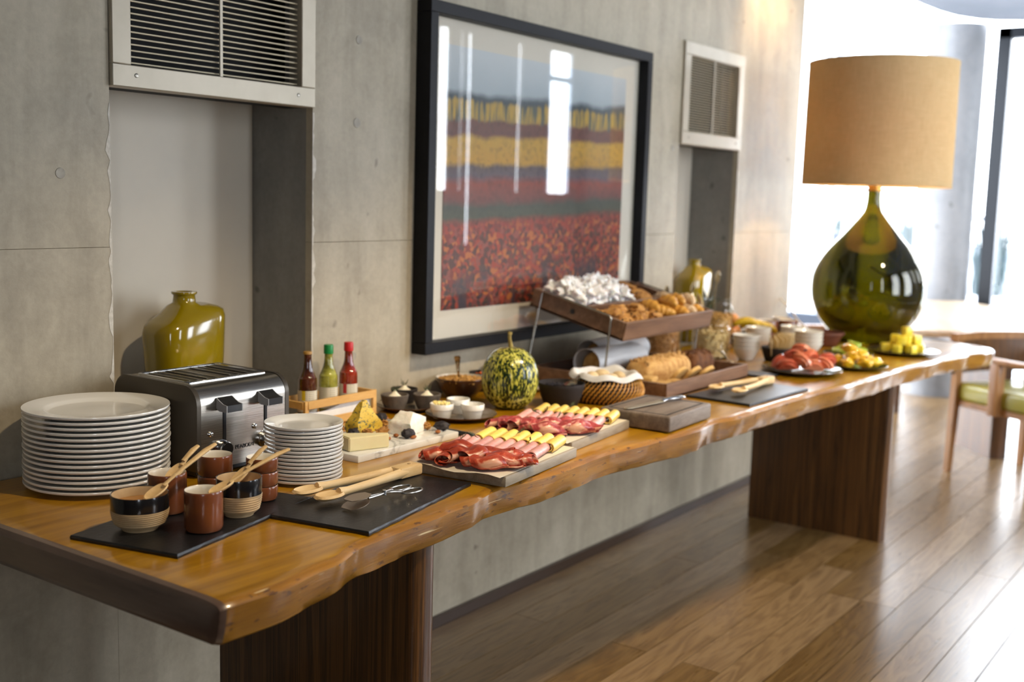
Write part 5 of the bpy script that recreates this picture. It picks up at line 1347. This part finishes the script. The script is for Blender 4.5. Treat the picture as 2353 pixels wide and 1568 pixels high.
# loaves in the lower tray
LZ = TB + .009
mat('loaf_crumb', (212, 172, 104), .8, col2=(184, 136, 70), scale=40, bump=.6)
mat('loaf_top', (210, 168, 104), .8, col2=(174, 126, 66), scale=50, bump=.8)
mat('dark_loaf', (110, 66, 26), .8, col2=(78, 44, 16), scale=40, bump=.8)
def loaf(loc, rz, size, top, side, label, seed, amp=.005):
    q = MB(); L, D, H_ = size
    def fn(u, v):
        a = v * PI; xx = (u - .5) * L; e = 1 - (abs(2 * u - 1)) ** 8 * .25
        y_ = -math.cos(a) * D / 2 * (abs(math.cos(a)) ** -.35 if abs(math.cos(a)) > .02 else 1) * e
        y_ = max(-D / 2, min(D / 2, y_)); z_ = H_ * (math.sin(a) ** .45) * e if 0 < v < 1 else 0
        nn = amp * noise.noise(Vector((xx * 45 + seed, y_ * 45, z_ * 45))) + amp * .6 * noise.noise(Vector((xx * 120 + seed, y_ * 120, 2)))
        return (xx, y_, max(0, z_ + nn * (z_ > .005)))
    NU, NV = 34, 26
    vs_ = [fn(i / NU, j / NV) for i in range(NU + 1) for j in range(NV + 1)]; fs = []
    for i in range(NU):
        for j in range(NV): a = i * (NV + 1) + j; fs.append((a, a + 1, a + NV + 2, a + NV + 1))
    fs.append(tuple(range(NV + 1))[::-1]); fs.append(tuple(NU * (NV + 1) + j for j in range(NV + 1)))
    q.add(vs_, fs); t = thing('loaf_cake', label, 'bread', loc, rz, 'loaf cakes in the lower tray'); q.obj('loaf_body', top, t, sharp=60)
    q = MB(); r = random.Random(seed)
    for k in range(60):
        x_ = r.uniform(-.48, .48) * L; y_ = r.uniform(-.38, .38) * D; q.ico((x_, y_, H_ * (.98 - .8 * (y_ / D) ** 2)), (.006 * r.uniform(.6, 1.2),) * 3, 1, .4, 2, k)
    o = q.obj('crumble', top, t); o['kind'] = 'stuff'; return t
loaf((3.435, -.41, LZ), math.radians(-2), (.30, .115, .082), 'loaf_top', 'loaf_crumb', 'golden crumble-topped loaf cake in the lower tray', 3)
loaf((3.664, -.43, LZ), math.radians(-5), (.145, .10, .080), 'dark_loaf', 'loaf_crumb', 'dark brown loaf at the right of the lower tray', 5)
def bslice(loc, rot, label, m='loaf_crumb', s_=1.):
    q = MB(); n_ = 14; pr = [(-.042, 0), (.042, 0)] + [(.045 * math.cos(a), .045 + .030 * math.sin(a)) for a in [PI * k / n_ for k in range(n_ + 1)]]
    pr = [(x * s_, y * s_) for x, y in pr]; m_ = len(pr)
    q.add([(x, -.006, z) for x, z in pr] + [(x, .006, z) for x, z in pr], [tuple(range(m_)), tuple(range(2 * m_ - 1, m_ - 1, -1))] + [(i, m_ + i, m_ + (i + 1) % m_, (i + 1) % m_) for i in range(m_)])
    o = q.obj('cake_slice', m, None, loc, rot, sharp=40); tag(o, label, 'bread', 'cake slices in the lower tray')
for i in range(3):
    bslice((3.36 + .075 * i, -.500 - .008 * i, LZ + .004), (math.radians(38 + 6 * i), 0, math.radians(4)), '%s leaning cake slice from the left at the front of the lower tray' % ORDF[i])
def block(loc, rz, size, label):
    q = MB(); q.rbox((0, 0, size[2] / 2), size, .004, 2); tag(q.obj('cake_piece', 'loaf_crumb', None, loc, (0, 0, rz)), label, 'bread', 'cake pieces in the lower tray')
block((3.215, -.545, LZ), .3, (.07, .045, .032), 'small cut cake piece at the near corner of the lower tray')
block((3.295, -.548, LZ), -.2, (.06, .05, .030), 'small cut cake piece beside the leaning slices')
block((3.235, -.480, LZ), .2, (.065, .045, .04), 'small cut cake piece behind the near corner one')
# wrapped loaves at the back
n = NT('wax_wrap'); n.p(Base_Color=lin((236, 234, 232)), Roughness=.3); n.set(n.bsdf, 'Transmission Weight', .15); n.set(n.bsdf, 'Alpha', .88)
nz = n.noise(n.coord((2, 8, 8)), 6, 3); n.bump(nz.outputs['Fac'], .3, .01)
def wrapped(loc, rz, L, R, label, seed):
    t = thing('wrapped_loaf', label, 'bread', loc, rz, 'wrapped loaves in the lower tray')
    q = MB(); q.tube([(-L / 2 + .02, 0, R * .85), (-L / 2 + .05, 0, R * .88), (0, 0, R * .9), (L / 2 - .05, 0, R * .88), (L / 2 - .03, 0, R * .85)], [R * .5, R * .8, R * .86, R * .82, R * .6], 20, .9); q.obj('bread', 'loaf_crumb', t, sharp=70)
    q = MB(); q.sheet(lambda u, v: ((u - .5) * L * (1 + .02 * math.sin(8 * v + seed)), R * math.cos(-.55 + v * (PI + 1.1)) * (1 - .12 * (u < .08)), R * .9 + R * .92 * math.sin(-.3 + v * (PI + .6)) * (1 + .03 * math.sin(11 * u + seed + 4 * v))), 24, 26, .0015); q.v = [(x, y, max(.001, z)) for x, y, z in q.v]
    q.obj('wrapping', 'wax_wrap', t, sharp=70)
wrapped((3.335, -.275, LZ), math.radians(-4), .28, .062, 'translucent wrapped loaf at the left of the lower tray', 1)
wrapped((3.555, -.155, LZ), math.radians(-4), .30, .062, 'translucent wrapped loaf at the back of the lower tray', 2)
# ---------------------------------------------------------------- far end: jars of cereal
n = NT('jar_glass')
lw = n.add('ShaderNodeLayerWeight', {'Blend': .5})
f = n.math('MULTIPLY_ADD', n.math('POWER', lw.outputs['Facing'], 3.5), .8, .05)
tr = n.add('ShaderNodeBsdfTransparent', {'Color': (.96, .98, .97, 1)}); gl = n.add('ShaderNodeBsdfGlossy', {'Roughness': .02})
n.t.links.new(n.add('ShaderNodeMixShader', {0: f, 1: tr.outputs[0], 2: gl.outputs[0]}).outputs[0], n.out.inputs['Surface'])
def jar(loc, r, h, fillh, m, label, seed, sz=.0085, neck=.82):
    t = thing('cereal_jar', label, 'jar', loc, 0, 'glass jars of cereal')
    pr = [(r * .9, 0), (r * .98, .004), (r, .015), (r, h * .74), (r * .97, h * .80), (r * (neck + .03), h * .88), (r * neck, h * .91), (r * neck, h * .975), (r * (neck + .05), h * .985), (r * (neck + .05), h)]
    q = MB(); q.lathe([(p.x, p.z) for p in smoothpath([(a, 0, z) for a, z in pr], 3)], 44, cap1=False); q.obj('jar_glass', 'jar_glass', t, sharp=60)
    q = MB(); rr = random.Random(seed); R = r * .90
    q.lathe([(R * .93, .008), (R * .95, fillh - .01), (R * .6, fillh), (.001, fillh + .004)], 30)
    N = int(2 * PI * R * fillh / (sz * sz * 2.2))
    for k in range(N):
        a = rr.uniform(0, 6.3); z = rr.uniform(.010, fillh); q.ico((R * .955 * math.cos(a), R * .955 * math.sin(a), z), (sz * .5, sz * rr.uniform(.4, .6), sz * rr.uniform(.35, .55)), 1, .4, 2, k)
    for k in range(60):
        a = rr.uniform(0, 6.3); d = R * math.sqrt(rr.random()) * .92; q.ico((d * math.cos(a), d * math.sin(a), fillh + rr.uniform(0, .004)), (sz * .6, sz * .5, sz * .4), 1, .4, 2, k)
    o = q.obj('cereal', m, t, sharp=70); o['kind'] = 'stuff'
    return t
jar((4.130, -.272, TB), .0755, .150, .105, 'oats', 'glass jar of puffed oats at the right of the bread stand', 1, .011)
jar((4.015, -.110, TB), .080, .185, .135, 'bran', 'glass jar of fine brown cereal behind the bread stand', 2, .0075)
jar((4.405, -.165, TB), .068, .215, .150, 'granola', 'tall glass jar of granola behind the oat jar', 3, .009)
def ladle(loc, rot, label, L=.16, wood=False):
    m = 'beech' if wood else 'tablespoon'
    t = thing('serving_scoop', label, 'spoon', loc, 0, 'scoops in the cereal jars'); t.rotation_euler = rot
    q = MB(); q.tube(smoothpath([(0, 0, 0), (0, .002, L * .5), (0, -.003, L)], 5), [.004] * 11, 8); q.obj('scoop_handle', m, t)
    q = MB(); q.sheet(lambda u, v: ((v - .5) * 2 * .021 * math.sin(PI * (.08 + .84 * u)) ** .7, -.003 + .009 * (1 - (2 * v - 1) ** 2) * math.sin(PI * u), L - .005 + .052 * u), 10, 8, .0016); q.obj('scoop_bowl', m, t)
ladle((4.405, -.150, TB + .165), (math.radians(6), math.radians(6), 1.0), 'silver scoop upright in the tall granola jar', .12)
ladle((4.015, -.110, TB + .15), (math.radians(0), math.radians(-10), 1.0), 'silver scoop standing in the jar behind the bread stand', .09)
ladle((4.14, -.265, TB + .115), (math.radians(-20), math.radians(36), .5), 'wooden spoon handle leaning out of the oat jar', .12, True)
ladle((4.34, -.060, TB + .02), (math.radians(8), math.radians(14), .8), 'silver ladle leaning behind the jars by the right vase', .22)

# ---------------------------------------------------------------- fruit bowl with bananas, peaches and a pineapple top
mat('banana', (206, 170, 30), .4, col2=(186, 146, 24), scale=9)
mat('banana_tip', (50, 38, 20), .7)
mat('peach', (204, 120, 56), .5, col2=(216, 152, 76), scale=10)
mat('leaf_dark', (44, 60, 34), .5)
mat('pineapple_skin', (150, 112, 40), .7, col2=(110, 78, 26), scale=40, bump=.8)
bowl('fruit_bowl', (4.665, -.150, TB), .090, .045, 'stone_dark', 'stone_dark', 'low dark bowl of whole fruit by the wall', 'bowl', None, .6)
for i, (x, y, z, s_) in enumerate(((4.626, -.130, .046, .031), (4.692, -.118, .048, .031), (4.66, -.12, .102, .031))):
    q = MB(); q.ico((0, 0, 0), (s_, s_, s_ * .95), 3)
    tag(q.obj('peach', 'peach', None, (x, y, TB + z), sharp=80), ['orange peach at the left of the dark fruit bowl', 'orange peach at the right of the dark fruit bowl', 'orange peach topping the dark fruit bowl'][i], 'fruit', 'peaches in the fruit bowl')
for i in range(3):
    t = thing('banana', ['upper banana draped over the fruit bowl', 'middle banana draped over the fruit bowl', 'lower banana draped over the fruit bowl'][i], 'fruit', (4.645 + .032 * i, -.195 - .022 * i, TB + .080 - .010 * i), math.radians(-50 - 9 * i), 'bananas in the fruit bowl')
    pts = [(.085 * math.sin(a), 0, .085 * math.cos(a) - .06) for a in [(-.75 + 1.65 * k / 12) for k in range(13)]]
    q = MB(); q.tube(pts, [.006, .011, .014, .016, .0165, .017, .017, .017, .0165, .016, .014, .011, .006], 10, up=(0, 1, 0)); q.obj('banana_skin', 'banana', t, sharp=70)
    for e in (0, 12):
        q = MB(); q.ico(pts[e], (.007, .007, .007), 1); q.obj('banana_tip', 'banana_tip', t)
t = thing('pineapple', 'whole pineapple with dark spiky leaves in front of the right vase', 'fruit', (4.49, -.075, TB))
q = MB(); q.lathe([(.03, 0), (.045, .01), (.054, .06), (.050, .11), (.034, .135), (.01, .14)], 24); q.obj('pineapple_body', 'pineapple_skin', t)
rr = random.Random(8)
for k in range(14):
    a = k * 2.4; sp = .012 + .0035 * k; hh = .21 - .006 * k
    q = MB(); q.sheet(lambda u, v: ((.008 + sp * u * (.4 + u)) * math.cos(a) - (v - .5) * .020 * (1 - u) ** .6 * math.sin(a), (.008 + sp * u * (.4 + u)) * math.sin(a) + (v - .5) * .020 * (1 - u) ** .6 * math.cos(a), .125 + hh * u * .62), 6, 2, .0015); q.obj('leaf', 'leaf_dark', t)

# ---------------------------------------------------------------- white bowl stacks
def bowl_stack(loc, r, h, nb, pitch, where, lab):
    q = MB(); q.lathe([(r * .45, 0), (r * .50, .002), (r * .52, .005), (r * .80, h * .5), (r * .985, h - .004), (r, h - .001), (r * .985, h), (r * .95, h - .003), (r * .78, h * .52), (r * .4, .010), (.001, .008)], 44, cap1=False)
    me = q.mesh('cereal_bowl'); me.materials.append(MATS['porcelain_warm']); me.polygons.foreach_set('use_smooth', [True] * len(me.polygons)); me.set_sharp_from_angle(angle=math.radians(50))
    for i in range(nb):
        o = bpy.data.objects.new('cereal_bowl', me); COL.objects.link(o); o.location = (loc[0] + .001 * math.sin(i * 3), loc[1], TB + i * pitch)
        tag(o, '%s white bowl of the stack %s' % (ORD[nb - 1 - i] if i else 'bottom', where), 'bowl', 'stacked white bowls')
bowl_stack((4.180, -.402), .055, .052, 4, .0165, 'between the oat jar and cracker bowl', 0)
bowl_stack((4.555, -.292), .055, .046, 4, .0155, 'against the wall behind the oat jar', 0)
bowl_stack((4.715, -.385), .055, .046, 4, .0155, 'behind the cracker bowl', 0)
bowl_stack((4.545, -.520), .061, .050, 4, .0165, 'right of the cracker bowl, before the lamp', 0)
bowl('cracker_bowl', (4.252, -.506, TB), .066, .056, 'stone_dark', 'stone_dark', 'dark round bowl holding pale crackers', 'bowl', None, .7)
mat('cracker', (226, 206, 160), .7, col2=(206, 178, 124), scale=30, bump=.4)
for i in range(7):
    q = MB(); q.rbox((0, 0, .045), (.052, .0035, .085), .0012, 1)
    tag(q.obj('cracker', 'cracker', None, (4.222 + .010 * i, -.488 - .007 * i, TB + .026), (math.radians(-8), math.radians(-38 + 6 * i), math.radians(35 + 13 * i))), '%s pale cracker from the left in the dark round bowl' % ORDF[i], 'cracker', 'crackers in the dark bowl')
mat('terracotta', (112, 62, 42), .5, col2=(92, 50, 34), scale=12)
t = bowl('clay_dish', (4.885, -.455, TB), .092, .062, 'terracotta', 'terracotta', 'brown clay dish beside the green glass lamp', 'dish', None, .7)
q = MB(); q.lathe([(.093, .050), (.098, .054), (.098, .062), (.093, .063)], 44, cap0=False, cap1=False); q.obj('dish_rim', 'terracotta', t)
for i, (x, y) in enumerate(((4.93, -.275), (5.0, -.215), (4.85, -.21))):
    cup((x, y, TB), ['brown cup with pale lid by the clay dish', 'brown cup with pale lid by the wall corner', 'brown cup with pale lid nearest the white bowls'][i], .046, .095, 'cream', 'lidded brown cups by the lamp')

# ---------------------------------------------------------------- plates of cut fruit
mat('dark_plate', (56, 46, 34), .15, col2=(70, 58, 40), scale=10, coat=.5)
mat('grapefruit', (228, 122, 84), .25, col2=(240, 156, 112), scale=40, coat=.4, rand=.1)
mat('grapefruit_dark', (214, 92, 62), .25, col2=(230, 128, 92), scale=40, coat=.4, rand=.1)
mat('mango', (240, 180, 10), .25, col2=(246, 200, 40), scale=30, coat=.4, rand=.08)
mat('pineapple_flesh', (238, 210, 40), .3, col2=(244, 224, 90), scale=40, coat=.3, rand=.08)
mat('kiwi', (150, 172, 40), .25, col2=(186, 200, 90), scale=30, coat=.3, rand=.1)
mat('lavender', (70, 58, 86), .7)
FP = 'plates of cut fruit'
saucer((4.020, -.700, TB), .148, 'dark oval-looking plate of red grapefruit pieces', .018, 'dark_plate', 'dark_plate', FP)
saucer((4.300, -.800, TB), .128, 'dark plate of orange mango pieces', .016, 'dark_plate', 'dark_plate', FP)
saucer((4.880, -.815, TB), .150, 'dark plate of pineapple cubes at the far end', .018, 'dark_plate', 'dark_plate', FP)
saucer((4.630, -.665, TB), .105, 'dark plate of green kiwi pieces behind the mango', .014, 'dark_plate', 'dark_plate', FP)
def segment(loc, rot, R, th, m, name, label, group):
    q = MB(); n_ = 12
    pr = [(R * math.cos(a), R * math.sin(a)) for a in [PI * k / n_ for k in range(n_ + 1)]]
    q.prism(pr, -th / 2, th / 2); me = q.mesh(name); bm = bmesh.new(); bm.from_mesh(me)
    bmesh.ops.bevel(bm, geom=bm.edges[:], offset=th * .28, segments=2, affect='EDGES'); bm.to_mesh(me); bm.free()
    o = finish(name, me, m, None, loc, rot, sharp=60); tag(o, label, 'fruit', group)
r8 = random.Random(21)
for i, (x, y, z) in enumerate(((-.075, .020, .006), (-.035, -.045, .006), (.020, -.060, .006), (.070, -.030, .006), (.085, .03, .006), (.03, .05, .006), (-.03, .06, .006), (-.02, .0, .028), (.035, -.005, .030), (.0, .035, .030), (.045, .02, .050), (-.055, -.015, .024), (.055, -.055, .022))):
    segment((4.020 + x * 1.15, -.700 + y * 1.15, TB + z + .016), (math.radians(70 + r8.uniform(-20, 10)), r8.uniform(-.2, .2), r8.uniform(0, 3)), .044, .030, 'grapefruit' if i % 3 else 'grapefruit_dark', 'grapefruit_piece', '%s red grapefruit piece from the left rim, on the grapefruit plate' % ORDF[i], 'grapefruit pieces')
for i, (x, y, z) in enumerate(((-.06, .0, .008), (-.03, -.045, .008), (.02, -.055, .008), (.06, -.02, .008), (.05, .035, .008), (.0, .05, .008), (-.02, .0, .026), (.025, .005, .030), (.0, -.025, .030), (.01, .02, .048))):
    q = MB(); q.ico((0, 0, .014), (.031, .023, .019), 3, .35, 1.6, i * 2.2)
    tag(q.obj('mango_piece', 'mango', None, (4.300 + x * 1.25, -.800 + y * 1.25, TB + z * 1.1 + .004), (0, 0, i * 1.2), sharp=70), '%s orange mango piece from the left rim, on the mango plate' % ORDF[i], 'fruit', 'mango pieces')
k = 0
for (x, y, z) in ((-.085, .0, 0), (-.05, -.05, 0), (-.04, .01, 0), (0, -.07, 0), (.01, -.02, 0), (.05, -.05, 0), (.06, .01, 0), (.095, -.02, 0), (.0, .04, 0), (-.05, .06, 0), (-.03, -.02, .036), (.02, -.045, .036), (.03, .0, .036), (-.01, .03, .036), (.06, -.015, .034), (.01, -.01, .070), (-.06, -.01, .036)):
    q = MB(); q.rbox((0, 0, .019), (.040, .036, .036), .005, 2)
    tag(q.obj('pineapple_cube', 'pineapple_flesh', None, (4.880 + x, -.815 + y, TB + .0085 + z), (0, 0, k * 1.1)), '%s yellow pineapple cube from the left rim, on the pineapple plate' % ORDF[k], 'fruit', 'pineapple cubes'); k += 1
for i, (x, y, z) in enumerate(((-.055, .0, .0), (-.02, -.04, .0), (.03, -.04, .0), (.055, .01, 0), (.0, .04, .0), (-.02, .0, .014), (.02, .0, .016), (.0, -.02, .030))):
    q = MB(); q.lathe([(.020, 0), (.029, .004), (.029, .014), (.024, .018), (.001, .0185)], 22, M=RX(.25 * math.sin(i * 2)))
    tag(q.obj('kiwi_slice', 'kiwi', None, (4.630 + x, -.665 + y, TB + .013 + z), (0, 0, i)), '%s green kiwi slice from the left rim, on the kiwi plate' % ORDF[i], 'fruit', 'kiwi slices')
LV = ['lavender flower on the grapefruit, front one', 'lavender flower on the grapefruit, top one', 'dark vanilla stalk lying on the mango']
for i, (x, y, z) in enumerate(((4.035, -.775, .040), (4.05, -.70, .078), (4.31, -.845, .050))):
    q = MB()
    if i < 2:
        for j in range(14): a = j * 2.4; q.ico((.010 * math.sqrt(j / 14) * math.cos(a), .010 * math.sqrt(j / 14) * math.sin(a), .004 * (1 - j / 14)), (.0035, .0035, .004), 1)
    else: q.tube([(-.03, -.01, 0), (0, .0, .004), (.035, .012, .010)], [.0025, .003, .0015], 6)
    tag(q.obj('edible_flower', 'lavender', None, (x, y, TB + z)), LV[i], 'flower', 'flowers on the fruit')
spoon_metal('spoon', 'dark-looking serving spoon leaning on the small slate', (3.845, -.53, TB + .012), (math.radians(70), 0, math.radians(150)), .15)
ladle((3.815, -.50, TB + .016), (math.radians(82), 0, math.radians(150)), 'wooden spoon lying on the small slate behind the tray corner', .12, True)
